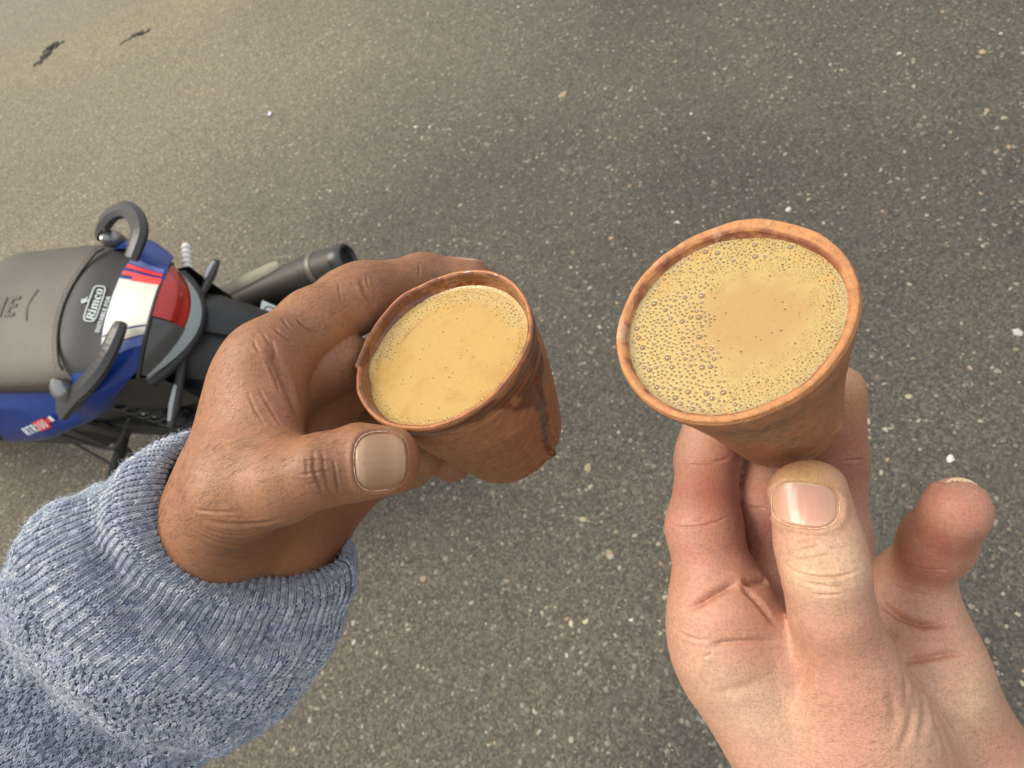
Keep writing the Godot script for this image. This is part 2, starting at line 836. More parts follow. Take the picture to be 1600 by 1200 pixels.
# ---------------------------------------------------------------- the two hands
func pale_hand() -> void:
	var f := Flesh.new()
	f.bone(0, Vector3(-63.8, 60.7, 11.0), Vector3(-19.4, 3.8, 6.0), 11.3, 17.0)
	f.bone(0, Vector3(-41.5, 56.9, -5.0), Vector3(-6.9, -2.6, 0.0), 11.5, 18.0)
	f.bone(0, Vector3(-24.1, 56.1, -2.0), Vector3(5.5, -3.9, -2.0), 11.5, 18.0)
	f.bone(0, Vector3(-10.8, 52.6, 7.0), Vector3(12.0, 0.0, 0.0), 11.5, 16.5)
	f.bone(0, Vector3(-65.0, 68.1, 13.0), Vector3(-64.0, 60.1, 14.0), 9.5, 10.0)
	f.bone(0, Vector3(-60.5, 69.1, 12.0), Vector3(-48.5, 57.1, 8.0), 8.5, 9.0)
	f.bone(0, Vector3(-41.3, 62.4, -7.0), Vector3(-39.4, 53.3, -5.0), 9.0, 11.0)
	f.bone(0, Vector3(-23.1, 62.7, -6.0), Vector3(-23.7, 54.8, -1.0), 9.0, 11.0)
	f.bone(0, Vector3(-12.8, 61.8, 7.0), Vector3(-11.4, 54.2, 11.0), 8.5, 10.0)
	f.bone(0, Vector3(-21.8, 62.2, -5.0), Vector3(-11.9, 60.6, 6.0), 9.0, 8.0)
	f.bone(0, Vector3(-5.2, -2.6, 0.0), Vector3(32.6, -63.3, -7.0), 20.0, 25.0)
	f.bone(0, Vector3(6.4, -3.9, -2.0), Vector3(49.1, -66.0, -12.0), 20.0, 25.0)
	f.bone(0, Vector3(32.6, -63.3, -7.0), Vector3(63.2, -114.7, -18.0), 25.0, 29.0)
	f.bone(0, Vector3(49.1, -66.0, -12.0), Vector3(78.0, -117.3, -22.0), 25.0, 29.0)
	f.bone(6, Vector3(-38.8, 42.7, 18.0), Vector3(-55.0, 53.8, 10.0), 11.0, 9.0)
	f.bone(6, Vector3(-61.0, 50.9, 11.0), Vector3(-40.3, 23.3, 14.0), 10.5, 16.0)
	f.bone(6, Vector3(-35.1, 39.0, 20.0), Vector3(-37.1, 13.7, 14.0), 14.0, 19.0)
	f.bone(0, Vector3(-8.2, 46.4, 10.0), Vector3(7.3, 18.8, 6.0), 9.5, 15.0)
	f.bone(1, Vector3(-64.3, 66.3, 11.0), Vector3(-67.8, 88.7, 9.0), 9.8, 9.0)
	f.bone(1, Vector3(-67.8, 88.7, 9.0), Vector3(-63.4, 105.5, -4.0), 9.0, 8.2)
	f.bone(1, Vector3(-63.4, 105.5, -4.0), Vector3(-61.2, 118.5, -8.0), 8.2, 7.2)
	f.bone(2, Vector3(-44.1, 61.5, 1.0), Vector3(-49.1, 91.4, 1.0), 10.0, 9.4)
	f.bone(2, Vector3(-49.1, 91.4, 1.0), Vector3(-45.7, 106.6, -11.0), 9.4, 8.8)
	f.bone(2, Vector3(-45.7, 106.6, -11.0), Vector3(-39.8, 120.0, -21.0), 8.8, 7.8)
	f.bone(3, Vector3(-22.7, 57.7, -5.0), Vector3(-22.6, 81.0, -16.0), 10.0, 8.8)
	f.bone(3, Vector3(-22.6, 81.0, -16.0), Vector3(-22.4, 104.3, -16.0), 8.8, 7.8)
	f.bone(3, Vector3(-22.4, 104.3, -16.0), Vector3(-26.0, 123.6, -7.0), 7.8, 7.2)
	f.bone(4, Vector3(-10.7, 58.9, 6.0), Vector3(-10.6, 74.0, 3.0), 9.0, 8.5)
	f.bone(4, Vector3(-10.6, 74.0, 3.0), Vector3(-12.6, 86.7, 17.0), 8.5, 8.0)
	f.bone(4, Vector3(-12.6, 86.7, 17.0), Vector3(-14.5, 96.4, 28.0), 8.0, 7.6)
	f.bone(5, Vector3(-48.8, 101.5, 28.0), Vector3(-47.4, 89.4, 31.0), 6.6, 7.4, Vector3(0.99, 0.10, 0.10), 1.33)
	f.bone(5, Vector3(-47.4, 89.4, 31.0), Vector3(-46.4, 83.1, 32.0), 8.3, 9.0)
	f.bone(5, Vector3(-46.4, 83.1, 32.0), Vector3(-44.1, 73.8, 30.0), 9.0, 9.0)
	f.bone(5, Vector3(-44.1, 73.8, 30.0), Vector3(-37.4, 58.0, 25.0), 9.0, 11.0)
	f.bone(5, Vector3(-37.4, 58.0, 25.0), Vector3(-19.5, 21.7, 14.0), 11.0, 19.0)
	f.crease([Vector3(-56.2, 85.3, 34.4), Vector3(-55.2, 84.6, 36.3), Vector3(-54.2, 84.3, 37.7), Vector3(-52.8, 84.2, 39.3), Vector3(-51.3, 84.2, 40.3), Vector3(-49.5, 84.4, 41.2), Vector3(-47.7, 84.7, 41.5), Vector3(-46.1, 85.0, 41.5), Vector3(-44.3, 85.5, 41.2), Vector3(-42.3, 86.0, 40.4)], 0.32, 0.50, 0.25)
	f.crease([Vector3(-55.9, 86.3, 35.1), Vector3(-54.3, 87.2, 37.4), Vector3(-52.0, 88.0, 39.1), Vector3(-50.0, 88.7, 39.9), Vector3(-48.2, 89.1, 40.2)], 0.36, 0.30, 0.30)
	f.crease([Vector3(-54.0, 82.9, 38.1), Vector3(-51.9, 82.6, 40.0), Vector3(-48.9, 82.4, 41.4), Vector3(-44.8, 82.7, 41.6)], 0.36, 0.30, 0.30)
	f.crease([Vector3(-54.3, 89.2, 37.1), Vector3(-52.5, 90.0, 38.3), Vector3(-50.3, 90.8, 39.2)], 0.32, 0.22, 0.30)
	f.crease([Vector3(-55.1, 90.5, 36.0), Vector3(-52.7, 91.4, 37.8), Vector3(-50.0, 91.7, 39.0)], 0.32, 0.22, 0.30)
	f.crease([Vector3(-49.6, 89.9, 39.6), Vector3(-46.9, 90.5, 39.8), Vector3(-43.3, 90.1, 39.3)], 0.32, 0.20, 0.30)
	f.crease([Vector3(-52.3, 92.5, 37.7), Vector3(-49.2, 93.0, 38.7), Vector3(-46.0, 92.3, 39.1)], 0.29, 0.20, 0.30)
	f.crease([Vector3(-53.0, 80.4, 38.6), Vector3(-50.1, 80.5, 40.7), Vector3(-46.4, 81.1, 41.5)], 0.32, 0.25, 0.30)
	f.crease([Vector3(-77.5, 90.3, 11.2), Vector3(-76.3, 90.2, 14.0), Vector3(-74.8, 90.2, 16.0), Vector3(-72.3, 90.6, 17.7), Vector3(-69.5, 91.4, 18.5), Vector3(-66.1, 92.4, 18.2), Vector3(-61.9, 93.6, 15.4)], 0.30, 0.45, 0.15)
	f.crease([Vector3(-74.3, 91.8, 15.9), Vector3(-70.8, 92.6, 17.7), Vector3(-65.2, 93.8, 17.2)], 0.32, 0.25, 0.20)
	f.crease([Vector3(-72.8, 105.0, -3.3), Vector3(-71.3, 105.0, 3.0), Vector3(-68.4, 105.2, 6.1), Vector3(-65.2, 105.4, 6.9), Vector3(-62.1, 105.9, 6.3), Vector3(-58.8, 106.8, 4.3)], 0.40, 0.40, 0.25)
	f.crease([Vector3(-62.4, 78.7, 21.4), Vector3(-66.4, 76.8, 22.4), Vector3(-71.2, 73.9, 21.9), Vector3(-75.4, 70.1, 19.0)], 2.60, 0.59, 0.25)
	f.crease([Vector3(-62.4, 78.7, 21.4), Vector3(-64.2, 77.8, 22.1), Vector3(-66.4, 76.8, 22.4), Vector3(-68.7, 75.6, 22.4), Vector3(-71.2, 73.9, 21.9), Vector3(-73.4, 72.1, 20.8), Vector3(-75.4, 70.1, 19.0)], 0.75, 1.30, 0.10)
	f.crease([Vector3(-62.2, 78.3, 21.6), Vector3(-55.4, 77.6, 18.4)], 2.60, 0.54, 0.25)
	f.crease([Vector3(-62.2, 78.3, 21.6), Vector3(-59.4, 78.0, 21.0), Vector3(-55.4, 77.6, 18.4), Vector3(-56.1, 81.8, 31.0)], 0.75, 1.20, 0.10)
	f.crease([Vector3(-56.9, 94.0, 7.4), Vector3(-54.8, 94.0, 9.3), Vector3(-52.4, 93.8, 10.6)], 0.36, 0.40, 0.20)
	f.crease([Vector3(-62.5, 78.2, 21.7), Vector3(-59.6, 74.9, 23.2), Vector3(-56.0, 70.2, 23.6)], 2.60, 0.36, 0.25)
	f.crease([Vector3(-62.5, 78.2, 21.7), Vector3(-61.3, 76.6, 22.6), Vector3(-59.6, 74.9, 23.2), Vector3(-57.9, 72.9, 23.6), Vector3(-56.0, 70.2, 23.6), Vector3(-54.0, 67.8, 23.6)], 0.70, 0.80, 0.10)
	f.crease([Vector3(-70.6, 64.4, 24.5), Vector3(-67.7, 64.9, 25.7), Vector3(-61.1, 65.5, 26.2), Vector3(-53.5, 65.1, 24.2)], 2.60, 0.36, 0.25)
	f.crease([Vector3(-70.6, 64.4, 24.5), Vector3(-69.3, 64.4, 25.2), Vector3(-67.7, 64.9, 25.7), Vector3(-64.8, 65.4, 26.3), Vector3(-61.1, 65.5, 26.2), Vector3(-56.9, 65.2, 25.1), Vector3(-53.5, 65.1, 24.2)], 0.65, 0.80, 0.10)
	f.crease([Vector3(-71.9, 61.1, 23.7), Vector3(-70.9, 61.5, 24.4), Vector3(-69.9, 62.5, 25.0)], 0.36, 0.30, 0.20)
	f.crease([Vector3(-76.5, 65.5, 18.2), Vector3(-75.1, 64.9, 20.5), Vector3(-72.9, 64.8, 22.8), Vector3(-70.1, 65.4, 24.7)], 0.36, 0.30, 0.30)
	f.crease([Vector3(-69.9, 52.3, 22.8), Vector3(-67.3, 53.1, 24.5), Vector3(-64.6, 54.2, 25.6), Vector3(-61.8, 55.3, 26.1), Vector3(-58.8, 56.4, 26.1), Vector3(-55.3, 58.8, 25.5)], 1.30, 0.35, 0.20)
	f.crease([Vector3(-53.0, 74.7, 35.0), Vector3(-52.4, 70.8, 34.1), Vector3(-51.1, 66.3, 31.5), Vector3(-49.9, 61.0, 28.8), Vector3(-50.2, 57.6, 27.8), Vector3(-51.0, 53.6, 27.2), Vector3(-51.5, 49.8, 26.9)], 1.60, 0.60, 0.30)
	f.crease([Vector3(-28.9, 64.5, 30.4), Vector3(-29.0, 61.6, 32.4), Vector3(-29.0, 57.9, 33.8), Vector3(-29.9, 54.8, 35.0)], 0.90, 0.35, 0.30)
	f.crease([Vector3(-26.8, 60.7, 29.9), Vector3(-23.3, 56.7, 27.3), Vector3(-23.5, 54.7, 29.7), Vector3(-23.8, 52.1, 31.9), Vector3(-25.8, 49.2, 34.5), Vector3(-28.0, 47.0, 35.9)], 1.10, 0.50, 0.30)
	f.crease([Vector3(-28.1, 53.8, 34.2), Vector3(-29.0, 50.8, 35.4), Vector3(-30.7, 47.7, 36.5), Vector3(-33.1, 43.8, 37.0)], 0.90, 0.35, 0.30)
	f.crease([Vector3(-20.9, 51.5, 29.1), Vector3(-20.6, 48.9, 30.6), Vector3(-19.4, 45.6, 31.1), Vector3(-18.3, 41.1, 31.7)], 1.00, 0.35, 0.30)
	f.crease([Vector3(-30.8, 64.1, 33.2), Vector3(-28.4, 60.8, 32.1), Vector3(-24.3, 56.7, 29.2), Vector3(-19.8, 53.0, 25.6), Vector3(-16.6, 50.4, 24.5), Vector3(-14.5, 47.7, 24.4), Vector3(-12.5, 44.9, 24.1), Vector3(-10.1, 41.3, 23.5), Vector3(-7.9, 37.5, 23.2)], 0.80, 0.60, 0.30)
	f.crease([Vector3(-34.9, 61.1, 36.4), Vector3(-33.4, 56.7, 36.2), Vector3(-33.0, 52.6, 36.3), Vector3(-34.3, 48.6, 36.7)], 1.00, 0.25, 0.30)
	f.crease([Vector3(-11.9, 47.0, 23.8), Vector3(-7.6, 43.6, 23.1), Vector3(-2.5, 37.1, 22.3)], 1.00, 0.30, 0.30)
	f.crease([Vector3(-23.4, 71.1, 8.9), Vector3(-20.6, 67.8, 14.6), Vector3(-16.2, 66.8, 17.5), Vector3(-9.3, 67.6, 17.3)], 2.60, 0.72, 0.25)
	f.crease([Vector3(-23.4, 71.1, 8.9), Vector3(-22.4, 69.2, 11.9), Vector3(-20.6, 67.8, 14.6), Vector3(-18.6, 67.1, 16.4), Vector3(-16.2, 66.8, 17.5), Vector3(-13.0, 67.0, 18.0), Vector3(-9.3, 67.6, 17.3)], 0.80, 1.60, 0.08)
	f.crease([Vector3(-30.3, 63.9, 32.7), Vector3(-18.3, 59.5, 20.5), Vector3(-10.4, 61.1, 21.4)], 2.60, 0.50, 0.25)
	f.crease([Vector3(-30.3, 63.9, 32.7), Vector3(-21.0, 58.9, 19.8), Vector3(-18.3, 59.5, 20.5), Vector3(-14.3, 60.6, 21.4), Vector3(-10.4, 61.1, 21.4), Vector3(-6.2, 60.8, 20.7)], 0.75, 1.10, 0.10)
	f.crease([Vector3(-19.7, 80.9, 8.5), Vector3(-20.3, 81.3, 15.6), Vector3(-18.7, 81.4, 21.1), Vector3(-15.2, 81.9, 24.4), Vector3(-10.1, 83.0, 25.2)], 0.32, 0.15, 0.20)
	f.crease([Vector3(-20.7, 75.4, 8.4), Vector3(-18.6, 73.7, 12.4), Vector3(-14.6, 73.3, 15.3), Vector3(-6.9, 73.8, 14.4)], 0.36, 0.30, 0.20)
	f.crease([Vector3(-25.1, 104.3, -7.1), Vector3(-22.4, 104.5, -6.7), Vector3(-18.7, 104.6, -7.7)], 0.36, 0.35, 0.20)
	f.crease([Vector3(-14.4, 55.7, 23.1), Vector3(-11.1, 53.0, 23.9), Vector3(-6.3, 51.3, 23.5), Vector3(0.2, 48.5, 20.5)], 0.80, 0.35, 0.30)
	f.nail(Vector3(-52.2, 99.0, 34.8), Vector3(1.00, -0.07, 0.00), Vector3(0.08, 1.00, 0.00), 7.0, 5.0)
	f.nail(Vector3(-13.0, 102.8, 25.0), Vector3(-0.96, 0.11, -0.26), Vector3(-0.13, 0.66, 0.74), 4.6, 5.0)
	var spots := [
		[Vector3(-50.7, 105.6, 32.8), 9.0, "tip", 0.8],
		[Vector3(-51.1, 93.0, 38.1), 9.0, "pink", 0.7],
		[Vector3(-45.8, 88.7, 40.4), 9.0, "pale", 0.8],
		[Vector3(-54.8, 84.4, 37.0), 8.0, "pale", 0.6],
		[Vector3(-49.0, 82.8, 41.4), 9.0, "pale", 0.5],
		[Vector3(-43.7, 68.9, 38.7), 14.0, "pink", 0.4],
		[Vector3(-58.6, 50.8, 25.6), 13.0, "pale", 0.7],
		[Vector3(-66.2, 56.8, 25.8), 11.0, "pale", 0.5],
		[Vector3(-62.7, 63.1, 26.5), 9.0, "pink", 0.5],
		[Vector3(-45.7, 55.7, 33.7), 12.0, "pink", 0.3],
		[Vector3(-40.8, 46.6, 35.5), 16.0, "pink", 0.4],
		[Vector3(-17.3, 100.0, 34.1), 9.0, "pink", 0.9],
		[Vector3(-16.8, 79.4, 20.6), 12.0, "pink", 0.6],
		[Vector3(-17.5, 63.4, 19.0), 9.0, "pink", 0.4],
		[Vector3(-6.3, 48.3, 23.5), 12.0, "pale", 0.7],
		[Vector3(-0.7, 39.9, 21.8), 10.0, "pink", 0.5],
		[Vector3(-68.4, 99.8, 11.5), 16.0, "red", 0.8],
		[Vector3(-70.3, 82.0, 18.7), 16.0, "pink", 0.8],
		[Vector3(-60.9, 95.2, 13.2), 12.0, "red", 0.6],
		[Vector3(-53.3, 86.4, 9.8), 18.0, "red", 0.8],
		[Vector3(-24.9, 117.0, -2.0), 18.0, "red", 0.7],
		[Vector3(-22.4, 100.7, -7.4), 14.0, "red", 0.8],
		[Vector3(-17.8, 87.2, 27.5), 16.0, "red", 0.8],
		[Vector3(-63.1, 70.9, 25.3), 9.0, "pink", 0.4],
		[Vector3(-50.3, 58.9, 27.4), 7.0, "pink", 0.5],
		[Vector3(-26.5, 47.8, 35.1), 10.0, "pale", 0.4],
		[Vector3(-25.0, 122.3, 0.0), 10.0, "tip", 0.4],
	]
	var kinds := {"pink": Color(0.54, 0.225, 0.145), "pale": Color(0.70, 0.47, 0.29), "tip": Color(0.62, 0.35, 0.12), "red": Color(0.385, 0.135, 0.088)}  # red: ruddier finger skin, also darkened with the fingers' shade put into the colour
	var t := thing("person", "pale bare hand with raised little finger holding the fuller, frothier clay cup from below", "person", hand_at(Vector3(117.1, -125.7, -198.0)))
	var m := skin_material(0.52, 0.05)
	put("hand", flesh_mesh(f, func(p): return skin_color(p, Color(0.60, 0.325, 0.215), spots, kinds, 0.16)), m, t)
	var nm := tinted(0.45)
	nm.clearcoat_enabled = true
	nm.clearcoat = 0.5
	nm.clearcoat_roughness = 0.22
	for i in f.nails.size():
		var q: Array = f.nails[i]
		put("thumbnail" if i == 0 else "fingernail", nail_mesh(f, q, Color(0.52, 0.265, 0.18), Color(0.68, 0.50, 0.28), 0.9), nm, t)
		put("cuticle", cuticle_mesh(f, q, 0.12), mat(lin(0.75, 0.6, 0.42), 0.7), t)
	hairs(f, t, 700, Color(0.16, 0.09, 0.05), Vector3(-0.55, 0.25, 0.8), [Vector3(-75, 5, 30), Vector3(-25, 45, 30)], 34.0, 3.0, 0.022)


func brown_hand() -> void:
	var f := Flesh.new()
	f.bone(6, Vector3(12.1, 53.7, 21.0), Vector3(7.8, 40.7, 16.0), 9.6, 11.0)
	f.bone(6, Vector3(7.8, 40.7, 16.0), Vector3(-0.1, 14.7, 14.0), 11.0, 14.0)
	f.bone(6, Vector3(8.9, 45.2, 17.0), Vector3(-0.1, 25.4, 14.0), 10.5, 12.0)
	f.bone(6, Vector3(10.2, 50.4, 23.0), Vector3(14.3, 41.1, 27.0), 7.0, 6.0)
	f.bone(6, Vector3(14.3, 41.1, 27.0), Vector3(15.9, 32.1, 30.0), 6.0, 6.5)
	f.bone(6, Vector3(7.8, 47.8, 19.0), Vector3(9.2, 30.9, 26.0), 9.0, 10.0)
	f.bone(0, Vector3(16.9, 44.3, -6.0), Vector3(-2.5, 4.0, 1.0), 11.0, 15.0)
	f.bone(0, Vector3(18.8, 29.6, -18.0), Vector3(0.8, -3.3, -6.0), 10.5, 15.0)
	f.bone(0, Vector3(22.3, 15.0, -28.0), Vector3(5.8, -9.7, -12.0), 11.0, 14.0)
	f.bone(0, Vector3(-0.8, 12.5, 12.0), Vector3(-20.2, -11.0, 2.0), 14.0, 15.0)
	f.bone(0, Vector3(3.4, -7.2, -10.0), Vector3(-22.2, -29.2, -16.0), 13.5, 16.0)
	f.bone(0, Vector3(-20.2, -11.0, 2.0), Vector3(-50.5, -35.5, -8.0), 15.0, 17.0)
	f.bone(0, Vector3(-22.2, -29.2, -16.0), Vector3(-51.0, -50.3, -20.0), 16.0, 17.0)
	f.bone(1, Vector3(13.0, 54.8, 20.0), Vector3(22.1, 64.7, 11.0), 9.8, 9.6)
	f.bone(1, Vector3(22.1, 64.7, 11.0), Vector3(29.8, 72.0, 1.0), 9.6, 9.6)
	f.bone(1, Vector3(29.8, 72.0, 1.0), Vector3(33.6, 74.9, -4.0), 9.6, 9.5)
	f.bone(1, Vector3(33.6, 74.9, -4.0), Vector3(49.2, 81.2, -20.0), 9.5, 8.6)
	f.bone(1, Vector3(49.2, 81.2, -20.0), Vector3(64.7, 81.5, -22.0), 8.6, 7.5)
	f.bone(2, Vector3(14.8, 49.6, 11.0), Vector3(20.1, 51.8, 9.0), 8.5, 9.0)
	f.bone(2, Vector3(20.1, 51.8, 9.0), Vector3(25.9, 54.9, 6.0), 9.0, 9.6)
	f.bone(2, Vector3(25.9, 54.9, 6.0), Vector3(29.4, 52.8, -10.0), 9.6, 9.6)
	f.bone(2, Vector3(16.9, 44.7, -6.0), Vector3(25.5, 50.2, -14.0), 11.0, 10.4)
	f.bone(2, Vector3(25.5, 50.2, -14.0), Vector3(34.0, 51.6, -23.0), 10.4, 9.8)
	f.bone(2, Vector3(34.0, 51.6, -23.0), Vector3(53.7, 55.7, -38.0), 9.8, 8.4)
	f.bone(2, Vector3(53.7, 55.7, -38.0), Vector3(64.9, 47.8, -38.0), 8.4, 7.6)
	f.bone(3, Vector3(18.8, 29.6, -18.0), Vector3(32.8, 36.4, -42.0), 10.5, 9.0)
	f.bone(3, Vector3(32.8, 36.4, -42.0), Vector3(50.6, 29.3, -46.0), 9.0, 8.0)
	f.bone(3, Vector3(50.6, 29.3, -46.0), Vector3(57.3, 21.2, -35.0), 8.0, 7.4)
	f.bone(4, Vector3(22.3, 15.0, -28.0), Vector3(32.8, 17.0, -42.0), 10.5, 8.4)
	f.bone(4, Vector3(32.8, 17.0, -42.0), Vector3(42.8, 20.0, -36.0), 8.4, 7.8)
	f.bone(4, Vector3(42.8, 20.0, -36.0), Vector3(48.7, 23.6, -24.0), 7.8, 7.0)
	f.bone(5, Vector3(48.6, 28.8, 38.0), Vector3(40.8, 28.7, 40.0), 7.0, 7.5, Vector3(0.05, 0.97, 0.24), 1.25)
	f.bone(5, Vector3(40.8, 28.7, 40.0), Vector3(32.5, 26.9, 41.0), 8.5, 8.6)
	f.bone(5, Vector3(32.5, 26.9, 41.0), Vector3(21.7, 22.9, 39.0), 8.6, 9.2)
	f.bone(5, Vector3(21.7, 22.9, 39.0), Vector3(8.5, 19.8, 33.0), 9.2, 12.2)
	f.bone(5, Vector3(8.5, 19.8, 33.0), Vector3(-5.0, 5.2, 16.0), 12.2, 15.0)
	f.crease([Vector3(15.0, 60.2, 30.2), Vector3(16.5, 57.7, 31.1), Vector3(17.6, 53.9, 31.5), Vector3(18.8, 50.8, 31.2), Vector3(20.2, 47.5, 30.8), Vector3(21.6, 44.2, 30.6), Vector3(22.8, 40.4, 30.2), Vector3(24.0, 36.5, 28.1)], 1.00, 0.70, 0.30)
	f.crease([Vector3(31.8, 32.9, 48.2), Vector3(32.5, 30.8, 49.5), Vector3(32.6, 28.6, 50.2), Vector3(33.2, 26.4, 50.3), Vector3(34.0, 24.1, 49.8), Vector3(34.6, 21.9, 48.6)], 0.36, 0.38, 0.30)
	f.crease([Vector3(30.4, 31.2, 49.1), Vector3(31.0, 28.9, 50.0), Vector3(31.2, 26.2, 50.2)], 0.32, 0.30, 0.30)
	f.crease([Vector3(33.9, 32.9, 48.2), Vector3(34.6, 30.6, 49.4), Vector3(34.9, 28.1, 50.0), Vector3(35.6, 25.6, 49.8), Vector3(36.1, 22.8, 48.7)], 0.32, 0.32, 0.30)
	f.crease([Vector3(36.5, 31.7, 48.7), Vector3(37.2, 29.1, 49.4), Vector3(37.6, 26.1, 49.3), Vector3(37.9, 23.3, 48.3), Vector3(38.2, 21.3, 46.7)], 0.32, 0.30, 0.30)
	f.crease([Vector3(28.5, 29.7, 49.1), Vector3(31.0, 30.0, 49.7), Vector3(33.5, 30.2, 49.7), Vector3(36.1, 29.9, 49.4), Vector3(38.7, 29.4, 49.1)], 0.29, 0.25, 0.30)
	f.crease([Vector3(29.0, 26.8, 49.8), Vector3(31.5, 27.1, 50.3), Vector3(35.0, 27.6, 50.1), Vector3(37.2, 27.2, 49.5)], 0.29, 0.25, 0.30)
	f.crease([Vector3(30.5, 24.6, 49.9), Vector3(33.5, 24.9, 50.1)], 0.29, 0.15, 0.30)
	f.crease([Vector3(34.6, 78.8, 7.7), Vector3(35.5, 76.2, 8.9), Vector3(36.4, 73.6, 9.2), Vector3(37.7, 71.7, 8.2), Vector3(39.3, 70.5, 5.9)], 0.70, 0.60, 0.30)
	f.crease([Vector3(36.1, 79.4, 6.4), Vector3(36.7, 76.6, 7.8), Vector3(37.6, 74.4, 7.9)], 0.36, 0.35, 0.30)
	f.crease([Vector3(29.2, 76.9, 11.1), Vector3(29.9, 73.9, 13.2), Vector3(30.9, 70.6, 14.8)], 0.32, 0.25, 0.20)
	f.crease([Vector3(49.2, 85.4, -10.1), Vector3(49.5, 83.2, -8.9), Vector3(49.7, 80.3, -7.8)], 0.32, 0.30, 0.20)
	f.crease([Vector3(20.5, 65.6, 23.1), Vector3(22.0, 63.9, 23.5), Vector3(24.2, 62.2, 22.7), Vector3(26.5, 61.0, 20.9)], 0.36, 0.40, 0.30)
	f.crease([Vector3(17.1, 65.5, 24.2), Vector3(18.6, 63.7, 25.6), Vector3(20.2, 62.0, 26.0)], 0.32, 0.30, 0.30)
	f.crease([Vector3(15.9, 62.7, 27.8), Vector3(17.8, 61.0, 28.4), Vector3(19.4, 59.8, 28.2), Vector3(21.7, 58.0, 26.9)], 0.36, 0.40, 0.30)
	f.crease([Vector3(11.9, 59.1, 31.3), Vector3(13.0, 57.3, 32.1), Vector3(14.3, 55.6, 32.4)], 0.32, 0.30, 0.30)
	f.crease([Vector3(16.1, 59.3, 30.4), Vector3(17.3, 56.8, 31.0), Vector3(17.8, 54.0, 31.3)], 0.36, 0.40, 0.30)
	f.crease([Vector3(13.9, 61.0, 29.9), Vector3(15.5, 59.0, 30.8), Vector3(16.7, 56.8, 31.3)], 0.29, 0.25, 0.30)
	f.crease([Vector3(15.5, 54.3, 32.3), Vector3(17.0, 51.4, 32.1), Vector3(18.3, 48.1, 32.2), Vector3(19.5, 44.5, 32.9)], 0.36, 0.30, 0.30)
	f.crease([Vector3(13.7, 47.8, 34.0), Vector3(15.9, 44.3, 34.9), Vector3(18.7, 40.1, 35.5), Vector3(21.1, 37.0, 36.8)], 0.32, 0.25, 0.30)
	f.crease([Vector3(11.5, 46.2, 34.7), Vector3(14.2, 41.4, 36.3), Vector3(17.6, 37.1, 38.2)], 0.32, 0.25, 0.30)
	f.crease([Vector3(2.6, 15.9, 43.9), Vector3(6.8, 15.0, 44.8), Vector3(10.5, 14.4, 44.6), Vector3(14.1, 14.1, 44.0), Vector3(18.0, 14.5, 44.1), Vector3(22.3, 15.5, 45.6), Vector3(25.4, 16.6, 45.9)], 0.60, 0.30, 0.50)
	f.crease([Vector3(0.9, 12.0, 40.8), Vector3(4.5, 10.1, 41.0), Vector3(7.9, 8.7, 39.9), Vector3(11.4, 7.8, 37.4), Vector3(14.6, 7.7, 32.7), Vector3(15.7, 7.4, 21.3)], 0.60, 0.35, 0.50)
	f.crease([Vector3(0.1, 7.8, 37.7), Vector3(3.3, 5.3, 36.3), Vector3(6.6, 3.6, 34.0), Vector3(9.7, 2.5, 30.0), Vector3(12.2, 2.1, 23.7), Vector3(13.8, 1.9, 13.7)], 0.60, 0.35, 0.50)
	f.crease([Vector3(1.0, 4.1, 35.2), Vector3(4.1, 1.3, 32.2), Vector3(6.9, -0.6, 27.9), Vector3(9.3, -2.2, 20.4), Vector3(11.9, -1.8, 13.3)], 0.60, 0.30, 0.50)
	f.crease([Vector3(1.9, 18.0, 44.0), Vector3(5.5, 17.7, 45.3), Vector3(10.2, 17.5, 45.8), Vector3(15.6, 17.2, 46.0)], 0.36, 0.25, 0.40)
	f.crease([Vector3(3.1, 14.0, 43.3), Vector3(7.7, 12.1, 43.3), Vector3(11.8, 11.1, 42.0), Vector3(15.9, 11.2, 40.3), Vector3(21.0, 13.0, 41.6)], 0.36, 0.25, 0.40)
	f.crease([Vector3(34.8, 57.8, 11.0), Vector3(36.5, 56.7, 5.9), Vector3(37.6, 55.6, -3.5)], 0.36, 0.30, 0.20)
	f.nail(Vector3(47.8, 29.4, 46.4), Vector3(0.00, 1.00, 0.00), Vector3(1.00, 0.03, 0.00), 6.9, 6.4)
	f.nail(Vector3(63.7, 88.4, -22.9), Vector3(0.12, 0.15, 0.98), Vector3(0.99, 0.02, -0.13), 4.6, 5.5)
	var spots := [
		[Vector3(53.7, 27.0, 42.5), 8.0, "pink", 0.7],
		[Vector3(42.5, 32.8, 48.0), 8.0, "pink", 0.3],
		[Vector3(25.6, 47.8, 17.6), 18.0, "pink", 0.8],
		[Vector3(25.6, 1.1, -13.5), 18.0, "pink", 0.9],
		[Vector3(40.8, 76.0, 4.0), 12.0, "pink", 0.3],
		[Vector3(66.0, 87.0, -17.0), 8.0, "pink", 0.8],
		[Vector3(21.6, 39.7, 33.2), 8.0, "pink", 0.5],
		[Vector3(19.1, 54.4, 30.5), 10.0, "pink", 0.5],
		[Vector3(34.1, 26.4, 50.2), 9.0, "dark", 0.7],
		[Vector3(10.6, 5.9, 34.5), 14.0, "dark", 0.6],
		[Vector3(19.8, 63.9, 24.7), 8.0, "dark", 0.5],
		[Vector3(54.1, 86.3, -13.0), 8.0, "dark", 0.4],
	]
	var kinds := {"pink": Color(0.30, 0.115, 0.062), "dark": Color(0.155, 0.062, 0.028)}
	var t := thing("person", "brown hand in a fuzzy blue knitted sleeve holding the clay cup on the left", "person", hand_at(Vector3(-78.4, -47.8, -220.0)))
	var m := skin_material(0.52, 0.05)
	put("hand", flesh_mesh(f, func(p): return skin_color(p, Color(0.375, 0.168, 0.080), spots, kinds, 0.16)), m, t)
